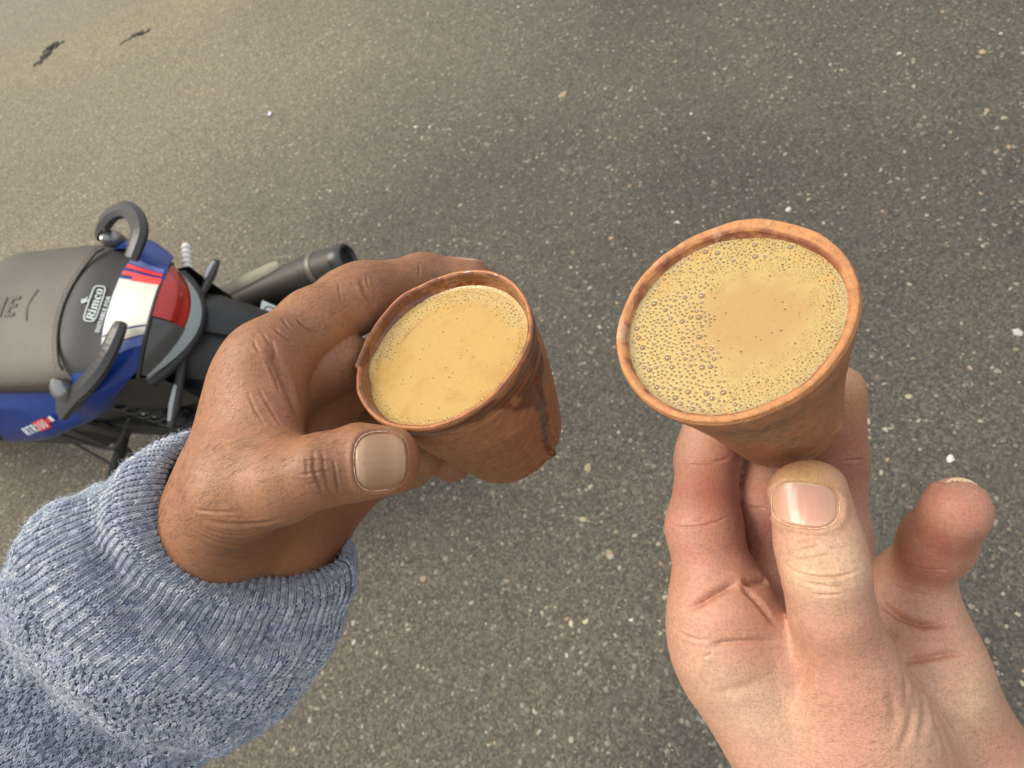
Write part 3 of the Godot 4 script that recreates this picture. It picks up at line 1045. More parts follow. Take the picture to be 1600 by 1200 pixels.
	var nm := tinted(0.45)
	nm.clearcoat_enabled = true
	nm.clearcoat = 0.5
	nm.clearcoat_roughness = 0.22
	for i in f.nails.size():
		put("thumbnail" if i == 0 else "fingernail", nail_mesh(f, f.nails[i], Color(0.37, 0.21, 0.11), Color(0.27, 0.15, 0.075), 0.87), nm, t)
		put("cuticle", cuticle_mesh(f, f.nails[i], 0.15), mat(lin(0.66, 0.48, 0.38), 0.8), t)
	hairs(f, t, 4200, Color(0.03, 0.017, 0.01), Vector3(-0.35, 0.3, 0.85), [Vector3(20, 90, 40), Vector3(-30, 60, 30), Vector3(-50, 20, 40), Vector3(40, 40, 40), Vector3(-10, 20, 60)], 40.0, 3.9, 0.026)
	sleeve(t, Vector3(-78.4, -47.8, -220.0))


func skin_material(rough: float, sss: float) -> StandardMaterial3D:
	var m := tinted(rough)
	m.subsurf_scatter_enabled = true
	m.subsurf_scatter_strength = sss
	m.roughness_texture = grain(512, 0.02, FastNoiseLite.TYPE_SIMPLEX, 9, [[0.0, 0.72], [1.0, 1.0]], 6)
	m.albedo_texture = grain(512, 0.03, FastNoiseLite.TYPE_SIMPLEX, 7, [[0.0, 0.80], [0.45, 0.94], [1.0, 1.0]], 6)
	return relief(m, grain(1024, 0.035, FastNoiseLite.TYPE_CELLULAR, 4, [[0.0, 0.0], [0.25, 0.75], [1.0, 1.0]], 3, FastNoiseLite.RETURN_DISTANCE2_SUB), 0.012, 55.0)


# Fine body hair on the parts of the skin that face a given way, near the given places.
func hairs(f: Flesh, t: Node3D, count: int, c: Color, facing: Vector3, around: Array, reach: float, long: float, thick: float) -> void:
	var path := [Vector3.ZERO, Vector3(0, 0.35, 0.03), Vector3(0, 0.7, 0.10), Vector3(0, 1.0, 0.2)]
	var places := []
	var tints := PackedColorArray()
	var all := f.everyone()
	var thin := bar(path, [0.008, 0.007, 0.005, 0.002], [0.008, 0.007, 0.005, 0.002], Vector3(1, 0, 0), 3)
	facing = facing.normalized()
	for k in count:
		var from: Vector3 = around[rng.randi() % around.size()]
		var p := from + facing * 60.0 + Vector3(rng.randfn(), rng.randfn(), rng.randfn()) * reach * 0.4
		var hit := f.meet(p, -facing, all)
		if absf(f.field(hit, all)) > 0.05:
			continue
		var n := f.slope(hit, all)
		if n.dot(facing) < 0.25:
			continue
		var bare := false
		for m in f.nails:
			if hit.distance_to(m[0]) < 13.0 and f.rim(Vector2((hit - m[0]).dot(m[1]), (hit - m[0]).dot(m[2])), m[4], m[5]) < 2.5:
				bare = true
		if bare:
			continue
		var lie := Vector3(0.75, 0.35, 0.0) + Vector3(rng.randfn(), rng.randfn(), rng.randfn()) * 0.22
		lie = (lie - n * n.dot(lie)).normalized()
		var y := (lie + n * 0.12).normalized()
		var x := y.cross(n).normalized()
		var s := rng.randf_range(0.5, 1.0) * long
		places.append(Transform3D(Basis(x * s, y * s, x.cross(y) * s * 0.5 * (1.0 if rng.randf() < 0.5 else -1.0)) * Basis.from_scale(Vector3.ONE * 0.001), (hit + n * f.push(hit)) * 0.001))
		var v := rng.randf_range(0.7, 1.5)
		tints.append(Color(c.r * v, c.g * v, c.b * v))
	scatter("hand_hair", thin, tinted(0.5), t, places, tints)


# ---------------------------------------------------------------- the knitted sleeve
func sleeve(t: Node3D, origin: Vector3) -> void:
	var side := -1.0
	var L := spline([Vector3(-12.7, 31.1, 7.0), Vector3(-14.1, 33.1, 9.0), Vector3(-22.3, 30.7, 8.0), Vector3(-31.0, 21.7, 6.0), Vector3(-41.6, 17.4, 7.0), Vector3(-49.8, 12.1, 7.0), Vector3(-55.6, 3.9, 6.0), Vector3(-62.1, -2.2, 4.0), Vector3(-66.3, -7.4, 1.0), Vector3(-73.9, -12.2, 1.0), Vector3(-96.8, -26.5, 1.0), Vector3(-141.7, -59.3, -4.0)], 8)
	var M := spline([Vector3(-7.2, 3.0, 22.0), Vector3(-8.1, 1.6, 29.0), Vector3(-11.2, -0.7, 34.0), Vector3(-17.9, -6.7, 27.0), Vector3(-22.6, -12.7, 35.0), Vector3(-30.7, -19.1, 36.0), Vector3(-36.7, -27.3, 33.0), Vector3(-40.6, -33.9, 25.0), Vector3(-49.8, -37.2, 13.0), Vector3(-57.1, -43.1, 15.0), Vector3(-67.4, -55.6, 25.0), Vector3(-99.6, -87.9, 25.0)], 8)
	var R := spline([Vector3(25.3, -6.4, -6.0), Vector3(28.3, -7.8, -5.0), Vector3(29.5, -13.6, -4.0), Vector3(26.7, -22.6, -5.0), Vector3(22.6, -32.5, -3.0), Vector3(15.9, -41.8, -2.0), Vector3(7.7, -52.2, -2.0), Vector3(0.0, -58.4, -2.0), Vector3(-8.9, -60.9, -4.0), Vector3(-14.7, -66.3, -4.0), Vector3(-31.6, -85.4, -2.0), Vector3(-70.3, -130.6, -8.0)], 8)
	var at := func(row: float, a: float) -> Vector3:
		var i := clampi(int(row), 0, L.size() - 1)
		var j := mini(i + 1, L.size() - 1)
		var k := row - i
		var l: Vector3 = L[i].lerp(L[j], k)
		var r: Vector3 = R[i].lerp(R[j], k)
		var m: Vector3 = M[i].lerp(M[j], k)
		var c := (l + r) * 0.5
		var back := Vector3(0, 0, -1) * (l.distance_to(r) * 0.42) - (m - c) * 0.08
		var q := cos(a)
		var s := sin(a)
		var p: Vector3 = c - (r - l) * 0.5 * q + ((m - c) * s if s > 0.0 else back * -s)
		return p
	# loose folds and lumps, then a skin of the backing cloth
	var around := 96
	var rows := L.size()
	var body := PackedVector3Array()
	body.resize(around * rows)
	for j in rows:
		for i in around:
			body[j * around + i] = at.call(float(j), TAU * i / around)
	for j in rows:
		for i in around:
			var p := body[j * around + i]
			var n := ((body[j * around + (i + 1) % around] - body[j * around + (i + around - 1) % around]).cross(body[mini(j + 1, rows - 1) * around + i] - body[maxi(j - 1, 0) * around + i])).normalized()
			var lump := noise.get_noise_3dv(p * 2.2) * 2.4 + noise.get_noise_3dv(p * 5.0 + Vector3(9, 9, 9)) * 0.8
			body[j * around + i] = p + n * lump * smoothstep(6.0, 26.0, float(j)) * side
	var inner := PackedVector3Array()
	for q in body:
		inner.append(q * 0.001)
	var cloth := mat(lin(0.17, 0.22, 0.31), 0.95)
	var s := put("sleeve", sheet(around, rows, inner, true), cloth, t)
	# stitches laid on it row by row
	var up := []
	for k in 5:
		var a := k / 4.0
		up.append(Vector3(0.5 * cos(a * PI) * 0.0 + lerpf(0.08, 0.46, a), lerpf(-0.62, 0.62, a), 0.30 * sin(a * PI)))
	var dn := []
	for q in up:
		dn.append(Vector3(-q.x, q.y, q.z))
	var st := SurfaceTool.new()
	st.begin(Mesh.PRIMITIVE_TRIANGLES)
	st.append_from(bar(up, [0.18, 0.24, 0.25, 0.24, 0.18], [0.18, 0.24, 0.25, 0.24, 0.18], Vector3(0, 0, 1), 6), 0, Transform3D())
	st.append_from(bar(dn, [0.18, 0.24, 0.25, 0.24, 0.18], [0.18, 0.24, 0.25, 0.24, 0.18], Vector3(0, 0, 1), 6), 0, Transform3D())
	var vee := st.commit()
	var places := []
	var tints := PackedColorArray()
	var fuzz := []
	var fuzztint := PackedColorArray()
	# length along the sleeve of every row at each place around it
	var acc := 0.0
	for j in rows - 1:
		# length of this row step, by its middle
		var mid := body[j * around + around / 4]
		var step := body[(j + 1) * around + around / 4].distance_to(mid)
		acc += step
		var pitch := 1.02 if j < 40 else 0.9
		while acc >= pitch:
			acc -= pitch
			var k := 1.0 - clampf(acc / maxf(step, 0.01), 0.0, 1.0)
			var ring := PackedVector3Array()
			var girth := 0.0
			for i in around:
				ring.append(body[j * around + i].lerp(body[(j + 1) * around + i], k))
			for i in around:
				girth += ring[i].distance_to(ring[(i + 1) % around])
			var ribbed: bool = j < 40
			var count := 184 if ribbed else int(girth / 1.05)
			for c in count:
				# even spacing by length
				var want := float(c) / count * around + (0.0 if ribbed else rng.randf_range(-0.3, 0.3))
				want = fposmod(want, around)
				var i0 := int(want) % around
				var i1 := (i0 + 1) % around
				var p := ring[i0].lerp(ring[i1], want - int(want))
				var ahead := (body[(j + 1) * around + i0] - body[j * around + i0]).normalized()
				var across := (ring[i1] - ring[i0]).normalized()
				var n := across.cross(ahead).normalized() * side
				if not ribbed:
					ahead = (ahead + across * rng.randfn() * 0.3).normalized()
				var x := ahead.cross(n).normalized()
				var w := girth / count * (0.92 if ribbed else rng.randf_range(0.8, 1.15))
				var l := pitch * (1.12 if ribbed else rng.randf_range(0.9, 1.5))
				var tall := 1.5 if ribbed and c % 2 == 0 else (0.9 if ribbed else rng.randf_range(0.8, 1.3))
				var lift := 0.25 if ribbed and c % 2 == 0 else (-0.2 if ribbed else rng.randf_range(-0.1, 0.45))
				places.append(Transform3D(Basis(x * w, ahead * l, n * tall) * Basis.from_scale(Vector3.ONE * 0.001), (p + n * (0.25 + lift)) * 0.001))
				var h := noise.get_noise_3dv(p * 3.0 + Vector3(70, 0, 0)) * 0.36 + rng.randfn() * 0.42
				var col := Color(0.42, 0.475, 0.570).lerp(Color(0.78, 0.81, 0.84), clampf(h, 0, 1)) if h > 0.0 else Color(0.42, 0.475, 0.570).lerp(Color(0.18, 0.235, 0.34), clampf(-h * 1.1, 0, 1))
				tints.append(col)
				for hair in 3:
					if rng.randf() < 0.35:
						continue
					var y := (n * rng.randf_range(0.1, 0.9) + Vector3(rng.randfn(), rng.randfn(), rng.randfn()) * 0.7).normalized()
					var fx := y.cross(Vector3(rng.randfn(), rng.randfn(), rng.randfn())).normalized()
					var fl := rng.randf_range(1.0, 2.6)
					fuzz.append(Transform3D(Basis(fx * fl, y * fl, fx.cross(y) * fl) * Basis.from_scale(Vector3.ONE * 0.001), (p + n * 0.5) * 0.001))
					fuzztint.append(col.lerp(Color(0.6, 0.64, 0.69), 0.45))
	var yarn := tinted(0.92)
	yarn.rim_enabled = true
	yarn.rim = 0.5
	yarn.rim_tint = 0.6
	relief(yarn, grain(256, 0.05, FastNoiseLite.TYPE_SIMPLEX, 31, [[0.0, 0.0], [1.0, 1.0]], 4), 0.01, 300.0)
	scatter("knit_stitches", vee, yarn, s, places, tints)
	var curl := [Vector3.ZERO, Vector3(0.12, 0.3, 0.05), Vector3(0.1, 0.6, 0.25), Vector3(-0.15, 0.8, 0.4), Vector3(-0.35, 0.75, 0.5)]
	scatter("wool_fuzz", bar(curl, [0.016, 0.015, 0.014, 0.012, 0.008], [0.016, 0.015, 0.014, 0.012, 0.008], Vector3(0, 0, 1), 3), tinted(0.9), s, fuzz, fuzztint)


# ---------------------------------------------------------------- clay cups and tea
func cup_frame(c: Vector3, up: Vector3) -> Transform3D:
	var y := up.normalized()
	var x := (Vector3.RIGHT - y * y.x).normalized()
	return eye * Transform3D(Basis(x, y, x.cross(y)), c * 0.001)


func cup_mesh(profile: Array, seeded: float, rough: float, hue: Callable, nudge: Callable) -> ArrayMesh:
	var sides := 440
	var prof := spline(profile, 11)
	var pts := PackedVector3Array()
	var cols := PackedColorArray()
	for q in prof:
		for k in sides:
			var a := TAU * k / sides
			var r: float = q.x
			var y: float = q.y
			var d := Vector3(cos(a), 0, sin(a))
			var slow := noise.get_noise_3d(d.x * 14.0 + seeded, y * 0.5, d.z * 14.0)
			var fine := noise.get_noise_3d(d.x * r * 6.0 + seeded, y * 6.0, d.z * r * 6.0)
			var rimness := smoothstep(-8.0, 0.0, y)
			var turned := sin(y * 1.7 + slow * 0.8) * 0.06 + noise.get_noise_2d(y * 26.0, seeded) * 0.26
			r += r * 0.024 * slow * rough + turned + fine * 0.05 * rough
			y += rimness * (noise.get_noise_2d(d.x * 30.0 + seeded, d.z * 30.0) * 1.0 + noise.get_noise_2d(d.x * 120.0 + seeded, d.z * 120.0) * 0.16) * rough
			var e: Vector2 = nudge.call(rad_to_deg(a), y, q.z)
			r += e.x
			y += e.y
			var c: Color = hue.call(rad_to_deg(a), y, q.z, slow, fine)
			r += (1.0 - c.a) * (0.16 if q.z < 0.5 else 0.0)
			pts.append(Vector3(d.x * r, y, d.z * r) * 0.001)
			cols.append(c)
	var whole := sheet(sides, prof.size(), pts, true, cols, true, true)
	var arr := whole.surface_get_arrays(0)
	var tint: PackedColorArray = arr[Mesh.ARRAY_COLOR]
	var dry := PackedInt32Array()
	var damp := PackedInt32Array()
	var idx: PackedInt32Array = arr[Mesh.ARRAY_INDEX]
	for t in range(0, idx.size(), 3):
		if tint[idx[t]].a + tint[idx[t + 1]].a + tint[idx[t + 2]].a < 1.5:
			damp.append_array([idx[t], idx[t + 1], idx[t + 2]])
		else:
			dry.append_array([idx[t], idx[t + 1], idx[t + 2]])
	for i in tint.size():
		tint[i].a = 1.0
	arr[Mesh.ARRAY_COLOR] = tint
	var m := ArrayMesh.new()
	for part in [dry, damp]:
		if part.size():
			arr[Mesh.ARRAY_INDEX] = part
			m.add_surface_from_arrays(Mesh.PRIMITIVE_TRIANGLES, arr)
			m.surface_set_material(m.get_surface_count() - 1, clay_material() if part == dry else wet_clay())
	return m


func wet_clay() -> StandardMaterial3D:
	var m := tinted(0.16)
	m.clearcoat_enabled = true
	m.clearcoat = 0.6
	m.clearcoat_roughness = 0.08
	return m


# The surface of the tea: froth and bubbles as pits with a raised lip, each bigger one under a film.
func tea(parent: Node3D, radius: float, level: float, bubbles: Array, shade: Callable, height: Callable) -> void:
	var cells := 250
	var size := radius * 2.0
	var step := size / cells
	var h := PackedFloat32Array()
	var dark := PackedFloat32Array()
	var w := cells + 1
	h.resize(w * w)
	dark.resize(w * w)
	for j in w:
		for i in w:
			h[j * w + i] = height.call(-radius + i * step, -radius + j * step)
	for b in bubbles:
		var r: float = b.z
		var i0 := maxi(0, int((b.x - r * 1.6 + radius) / step))
		var i1 := mini(cells, int((b.x + r * 1.6 + radius) / step) + 1)
		var j0 := maxi(0, int((b.y - r * 1.6 + radius) / step))
		var j1 := mini(cells, int((b.y + r * 1.6 + radius) / step) + 1)
		for j in range(j0, j1 + 1):
			for i in range(i0, i1 + 1):
				var d := Vector2(-radius + i * step - b.x, -radius + j * step - b.y).length() / r
				if d < 1.0:
					h[j * w + i] -= r * 0.45 * sqrt(1.0 - d * d)
					dark[j * w + i] = maxf(dark[j * w + i], clampf((1.0 - d) * 4.0, 0.0, 1.0) * smoothstep(0.05, 0.2, r))
				elif d < 1.5:
					h[j * w + i] += r * 0.06 * (1.5 - d)
	var pts := PackedVector3Array()
	var cols := PackedColorArray()
	for j in w:
		for i in w:
			var x := -radius + i * step
			var z := -radius + j * step
			pts.append(Vector3(x, level + h[j * w + i], z) * 0.001)
			var c: Color = shade.call(x, z)
			cols.append(c.lerp(Color(0.115, 0.064, 0.016), dark[j * w + i] * 0.92))
	var idx := PackedInt32Array()
	for j in cells:
		for i in cells:
			var mid := Vector2(-radius + (i + 0.5) * step, -radius + (j + 0.5) * step)
			if mid.length() < radius:
				var a := j * w + i
				idx.append_array([a, a + 1, a + w, a + 1, a + w + 1, a + w])
	var m := tinted(0.3)
	m.subsurf_scatter_enabled = true
	m.subsurf_scatter_strength = 0.05
	var s := put("tea", solid(pts, idx, cols), m, parent)
	var film := mat(Color(0.75, 0.6, 0.35, 0.12), 0.06)
	film.transparency = BaseMaterial3D.TRANSPARENCY_ALPHA
	var dome := []
	for k in 6:
		var a := k / 5.0 * PI * 0.5
		dome.append([cos(a), sin(a) * 0.55])
	var places := []
	var tints := PackedColorArray()
	for b in bubbles:
		if b.z > 0.36:
			places.append(Transform3D(Basis.from_scale(Vector3.ONE * b.z * 0.001), Vector3(b.x, level + height.call(b.x, b.y) + 0.03, b.y) * 0.001))
			tints.append(Color.WHITE)
	if places.size():
		scatter("bubbles", lathe(dome, 12), film, s, places, tints)


# Bubbles thrown at random without overlap; dense.call(x, z) gives [chance, smallest, largest].
func froth(radius: float, tries: int, dense: Callable) -> Array:
	var out := []
	var near := {}
	for k in tries:
		var a := rng.randf() * TAU
		var q := Vector2(cos(a), sin(a)) * sqrt(rng.randf()) * radius
		var d: Array = dense.call(q.x, q.y)
		if rng.randf() > d[0]:
			continue
		var r: float = lerpf(d[1], d[2], pow(rng.randf(), 2.6))
		var c := Vector2i((q / 2.0).floor())
		var free := true
		for y in range(-1, 2):
			for x in range(-1, 2):
				for b in near.get(c + Vector2i(x, y), []):
					if Vector2(b.x, b.y).distance_to(q) < (b.z + r) * 1.3:
						free = false
		if free:
			var b := Vector3(q.x, q.y, r)
			out.append(b)
			if not near.has(c):
				near[c] = []
			near[c].append(b)
	return out


func clay_material() -> StandardMaterial3D:
	var m := tinted(0.62)
	m.albedo_texture = grain(512, 0.02, FastNoiseLite.TYPE_SIMPLEX, 12, [[0.0, 0.8], [0.5, 0.93], [1.0, 1.0]], 6)
	return relief(m, grain(512, 0.06, FastNoiseLite.TYPE_SIMPLEX, 14, [[0.0, 0.0], [1.0, 1.0]], 5), 0.018, 30.0)


func inside(poly: PackedVector2Array, p: Vector2) -> bool:
	return Geometry2D.is_point_in_polygon(p, poly)


func left_cup() -> void:
	var t := thing("clay_cup", "clay cup with dark tea run down its side, held in the brown hand", "cup", cup_frame(Vector3(-19.24, 10.63, -195.63), Vector3(-0.3748, 0.5452, 0.7498)), "clay cups of milky tea")
	# x radius, y height, z 0 outside .. 1 inside
	var prof := [Vector3(14.6, -51.5, 0), Vector3(16.2, -50.4, 0), Vector3(17.6, -45, 0), Vector3(20.1, -34, 0), Vector3(22.6, -22, 0), Vector3(24.4, -11, 0), Vector3(25.2, -5, 0), Vector3(25.9, -1.4, 0), Vector3(25.8, -0.3, 0.3), Vector3(25.2, 0.0, 0.6), Vector3(24.5, -0.7, 1), Vector3(23.9, -3, 1), Vector3(22.2, -8, 1), Vector3(21.0, -16, 1)]
	var stain := PackedVector2Array([Vector2(-8, 0), Vector2(30, -1.5), Vector2(48, -3), Vector2(62, -1.5), Vector2(60, -5), Vector2(50, -9), Vector2(47, -13), Vector2(43, -15), Vector2(35, -18.6), Vector2(30, -24), Vector2(33, -32), Vector2(38, -40), Vector2(43, -51.0), Vector2(36, -51.0), Vector2(31, -42), Vector2(24, -32), Vector2(22, -24), Vector2(20, -18), Vector2(7, -13.9), Vector2(0, -7)])
	var band := PackedVector2Array([Vector2(52, -1.2), Vector2(112, -1.2), Vector2(125, -2), Vector2(112, -3.4), Vector2(92, -5.5), Vector2(80, -3.8), Vector2(66, -6.0), Vector2(56, -4)])
	var dry := PackedVector2Array([Vector2(42, -7), Vector2(48, -9), Vector2(45, -12), Vector2(38, -11)])
	var hue := func(a: float, y: float, inner: float, slow: float, fine: float) -> Color:
		var c := Color(0.36, 0.145, 0.058).lerp(Color(0.43, 0.190, 0.085), clampf(0.5 + slow * 0.8 + fine * 0.2, 0, 1))
		var b := a if a < 180.0 else a - 360.0
		var q := Vector2(b + fine * 2.0 + slow * 2.0, y + slow * 1.2 + fine * 0.4)
		var wet := 0.0
		if inner < 0.2:
			for o in [Vector2.ZERO, Vector2(1.3, 0.2), Vector2(-1.3, -0.2), Vector2(0.3, 0.5), Vector2(-0.3, -0.5)]:
				if (inside(stain, q + o) or inside(band, q + o)) and not inside(dry, q + o):
					wet += 0.2
		if inner > 0.75 and y > -7.0:
			wet = clampf(0.75 + fine * 1.6, 0.25, 0.95)
		if inner >= 0.2 and inner <= 0.75:
			wet = clampf((fine + slow * 0.6) * 2.2 - 0.35, 0.0, 0.75)
			c = c.lerp(Color(0.55, 0.225, 0.085), 0.8)
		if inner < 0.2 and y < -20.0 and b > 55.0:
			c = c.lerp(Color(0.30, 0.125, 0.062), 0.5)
		c = c.lerp(Color(0.135, 0.036, 0.010), wet)
		return Color(c.r, c.g, c.b, 1.0 - wet)
	var nudge := func(a: float, y: float, inner: float) -> Vector2:
		var b := a if a < 180.0 else a - 360.0
		var e := Vector2.ZERO
		# dented edge on the far left, a flap of clay down the right with a bead of tea at its foot
		if y > -5.0:
			e.y -= 0.5 * exp(-pow((b - 178.0) / 6.0, 2.0)) + 0.6 * exp(-pow((b + 170.0) / 7.0, 2.0)) * 0.7
			e.x += 0.6 * exp(-pow((b + 176.0) / 10.0, 2.0)) - 0.3 * exp(-pow((b - 168.0) / 6.0, 2.0))
		if inner < 0.2:
			var flap := smoothstep(26.0, 21.0, b + 2.0 * noise.get_noise_1d(y * 9.0)) * smoothstep(-28.0, -14.0, b) * smoothstep(-52.0, -49.0, y) * smoothstep(-9.0, -15.0, y)
			e.x += flap * 0.7
			e.x += 0.7 * exp(-pow((b - 52.0) / 16.0, 2.0) - pow((y + 21.0) / 5.0, 2.0))
			e.x += 2.3 * exp(-pow((b - 36.0) / 5.0, 2.0) - pow((y + 48.0) / 2.6, 2.0))
		return e
	put("cup", cup_mesh(prof, 3.0, 1.0, hue, nudge), null, t)
	var dense := func(x: float, z: float) -> Array:
		var r := Vector2(x, z).length() / 23.2
		var far := clampf(-z / 22.6, -1.0, 1.0)
		if r > 0.97:
			return [0.25, 0.15, 0.25]
		if r > 0.66 and far > 0.15:
			return [0.6 * smoothstep(0.68, 0.9, r), 0.13, 0.36]
		if r > 0.90:
			return [0.5, 0.14, 0.32]
		return [0.0035, 0.15, 0.32]
	var color := func(x: float, z: float) -> Color:
		var q := Vector3(x, 0, z)
		var n := noise.get_noise_3dv(q * 5.0)
		var n2 := noise.get_noise_3dv(q * 21.0 + Vector3(0, 40, 0))
		var c := Color(0.47, 0.295, 0.085)
		c = c.lerp(Color(0.43, 0.252, 0.068), clampf(n * 1.4 + n2 * 0.4, 0, 1))
		var r := q.length() / 22.6
		var foam := smoothstep(0.72, 0.9, r + n * 0.08) * smoothstep(0.0, 0.5, -z / 22.6 + 0.15)
		c = c.lerp(Color(0.52, 0.37, 0.15), foam * 0.7)
		var streak := exp(-pow((r - 0.74 - n * 0.05) / 0.02, 2.0)) * smoothstep(0.2, 0.5, -z / 22.6) * smoothstep(0.1, 0.6, -x / 22.6)
		return c.lerp(Color(0.42, 0.20, 0.075), clampf(streak + maxf(0.0, n2 - 0.3) * 0.5, 0, 0.8))
	var high := func(x: float, z: float) -> float:
		var r := Vector2(x, z).length()
		return 0.4 * smoothstep(22.2, 24.2, r) + 0.03 * noise.get_noise_2d(x * 9.0, z * 9.0)
	tea(t, 24.3, -4.2, froth(23.4, 26000, dense), color, high)


func right_cup() -> void:
	var t := thing("clay_cup", "full clay cup covered in bubbly froth, held up in the pale hand", "cup", cup_frame(Vector3(46.89, 15.01, -158.69), Vector3(-0.4978, 0.4794, 0.7228)), "clay cups of milky tea")
	var prof := [Vector3(12.5, -50.2, 0), Vector3(14.4, -49.4, 0), Vector3(15.6, -45, 0), Vector3(17.0, -38, 0), Vector3(19.0, -28, 0), Vector3(21.6, -17, 0), Vector3(23.9, -9, 0), Vector3(25.2, -4.5, 0), Vector3(26.0, -2.2, 0), Vector3(26.1, -0.9, 0.2), Vector3(25.6, 0.0, 0.5), Vector3(24.8, 0.1, 0.7), Vector3(24.1, -0.5, 1), Vector3(23.6, -2, 1), Vector3(22.2, -7, 1), Vector3(20.5, -16, 1)]
	var hue := func(a: float, y: float, inner: float, slow: float, fine: float) -> Color:
		var b := a if a < 180.0 else a - 360.0
		var c := Color(0.37, 0.155, 0.066).lerp(Color(0.45, 0.205, 0.095), clampf(0.5 + slow * 0.5 + fine * 0.2, 0, 1))
		if inner < 0.2:
			var soot := exp(-pow((b - 96.0) / 22.0, 2.0) - pow((y + 10.5) / 4.0, 2.0)) * (0.8 + fine * 2.0)
			soot = maxf(soot, clampf((slow + fine * 0.8 - 0.15) * 2.0, 0.0, 0.6) * smoothstep(-2.0, -9.0, y))
			soot = maxf(soot, exp(-pow((b - 40.0) / 16.0, 2.0) - pow((y + 13.0) / 7.0, 2.0)) * (0.6 + slow))
			c = c.lerp(Color(0.12, 0.068, 0.038), clampf(soot * 1.2, 0.0, 0.88))
			c = c.lerp(Color(0.46, 0.27, 0.12), clampf(fine * 0.7 + slow, 0.0, 0.5))
		else:
			c = c.lerp(Color(0.60, 0.265, 0.095), 0.75)
			if inner > 0.8:
				c = c.lerp(Color(0.22, 0.065, 0.035), clampf(0.55 + fine * 1.5, 0, 0.9) * smoothstep(0.82, 0.97, inner))
			c = c.lerp(Color(0.70, 0.45, 0.26), clampf((fine + slow * 0.7 - 0.42) * 3.0, 0.0, 0.5))
			var spill := exp(-pow((b + 2.0) / 16.0, 2.0)) * smoothstep(0.3, 0.9, inner)
			c = c.lerp(Color(0.33, 0.12, 0.045), clampf(spill * (0.8 + fine * 2.0), 0, 0.8))
		return c
	var nudge := func(a: float, y: float, inner: float) -> Vector2:
		var b := a if a < 180.0 else a - 360.0
		var e := Vector2.ZERO
		if y > -4.0:
			e.y -= 0.8 * exp(-pow((b - 8.0) / 14.0, 2.0))
			# the wall is thicker round the far right
			if inner > 0.55:
				e.x -= 1.3 * exp(-pow((b + 50.0) / 45.0, 2.0))
		if inner < 0.2:
			e.x += 1.3 * exp(-pow((b - 39.0) / 7.0, 2.0) - pow((y + 43.5) / 3.0, 2.0))
		return e
	put("cup", cup_mesh(prof, 41.0, 0.85, hue, nudge), null, t)
	var dense := func(x: float, z: float) -> Array:
		var q := Vector2(x, z)
		var r := q.length() / 23.6
		var n := noise.get_noise_2d(x * 7.0 + 30.0, z * 7.0) * 0.18
		var clear := ((q - Vector2(3.8, 1.8)) / Vector2(14.0, 12.5)).length() + n
		if r > 0.985:
			return [0.1, 0.15, 0.2]
		if z < -12.5 and r < 0.93:
			return [0.5, 0.2, 0.85] if x > -3.0 and z < -14.0 else [0.09, 0.16, 0.45]
		if x < -5.0 + n * 22.0 and r < 0.95:
			return [0.8 * smoothstep(-3.0, -9.0, x - n * 22.0), 0.3, 0.80]
		if x < -6.0:
			return [0.12, 0.16, 0.35]
		if clear > 1.12:
			return [0.35, 0.16, 0.34]
		if clear > 0.92:
			return [0.4, 0.12, 0.17]
		return [0.004, 0.14, 0.3]
	var color := func(x: float, z: float) -> Color:
		var q := Vector3(x, 0, z)
		var n := noise.get_noise_3dv(q * 6.0 + Vector3(0, 90, 0))
		var n2 := noise.get_noise_3dv(q * 24.0 + Vector3(0, 20, 0))
		var clear := ((Vector2(x, z) - Vector2(3.8, 1.8)) / Vector2(14.0, 12.5)).length() + n * 0.25
		var c := Color(0.40, 0.245, 0.088).lerp(Color(0.44, 0.315, 0.110), smoothstep(0.55, 1.2, clear))
		c = c.lerp(Color(0.43, 0.28, 0.105), clampf(n2 * 0.5, 0, 0.4))
		c = c.lerp(Color(0.36, 0.19, 0.06), clampf((n2 - 0.3) * 1.5 * (1.0 - smoothstep(0.7, 1.0, clear)), 0, 0.55))
		var r := q.length() / 23.6
		c = c.lerp(Color(0.40, 0.30, 0.135), smoothstep(0.86, 0.97, r + n * 0.05) * 0.8)
		return c.lerp(Color(0.58, 0.28, 0.05), clampf((n - 0.2) * 1.5, 0, 0.4) * smoothstep(0.7, 0.95, r))
	var high := func(x: float, z: float) -> float:
		var r := Vector2(x, z).length()
		return 0.5 * smoothstep(22.4, 24.2, r) + 0.03 * noise.get_noise_2d(x * 10.0, z * 10.0 + 50.0)
	tea(t, 24.4, -2.2, froth(23.7, 60000, dense), color, high)


# ---------------------------------------------------------------- the road
# How far beyond the sandy edge of the worn asphalt a place lies, in metres.
func beyond(x: float, z: float) -> float:
	return (Vector2(x, z) - Vector2(-1.69, -4.94)).dot(Vector2(0.37, -0.929))


func road_height(x: float, z: float) -> float:
	var b := beyond(x, z)
	var n := noise.get_noise_2d(x * 30.0, z * 30.0)
	var h := 0.006 * noise.get_noise_2d(x * 6.0, z * 6.0)
	h += 0.007 * exp(-pow((b - 0.16 + n * 0.1) / 0.12, 2.0))
	return h


func dust_at(x: float, z: float) -> float:
	var b := beyond(x, z)
	var n := noise.get_noise_2d(x * 5.0 + 100.0, z * 5.0)
	var n2 := noise.get_noise_2d(x * 26.0, z * 26.0 + 70.0)
	var swept := 0.62 * smoothstep(0.6, -2.4, x * 0.9 + z * 0.25 + n * 0.25) + 0.5 * smoothstep(-4.2, 0.3, b + n * 0.2) * smoothstep(2.2, 0.1, x + n * 0.2)
	return clampf(swept + n2 * 0.22 + n * 0.08, 0.0, 1.0)


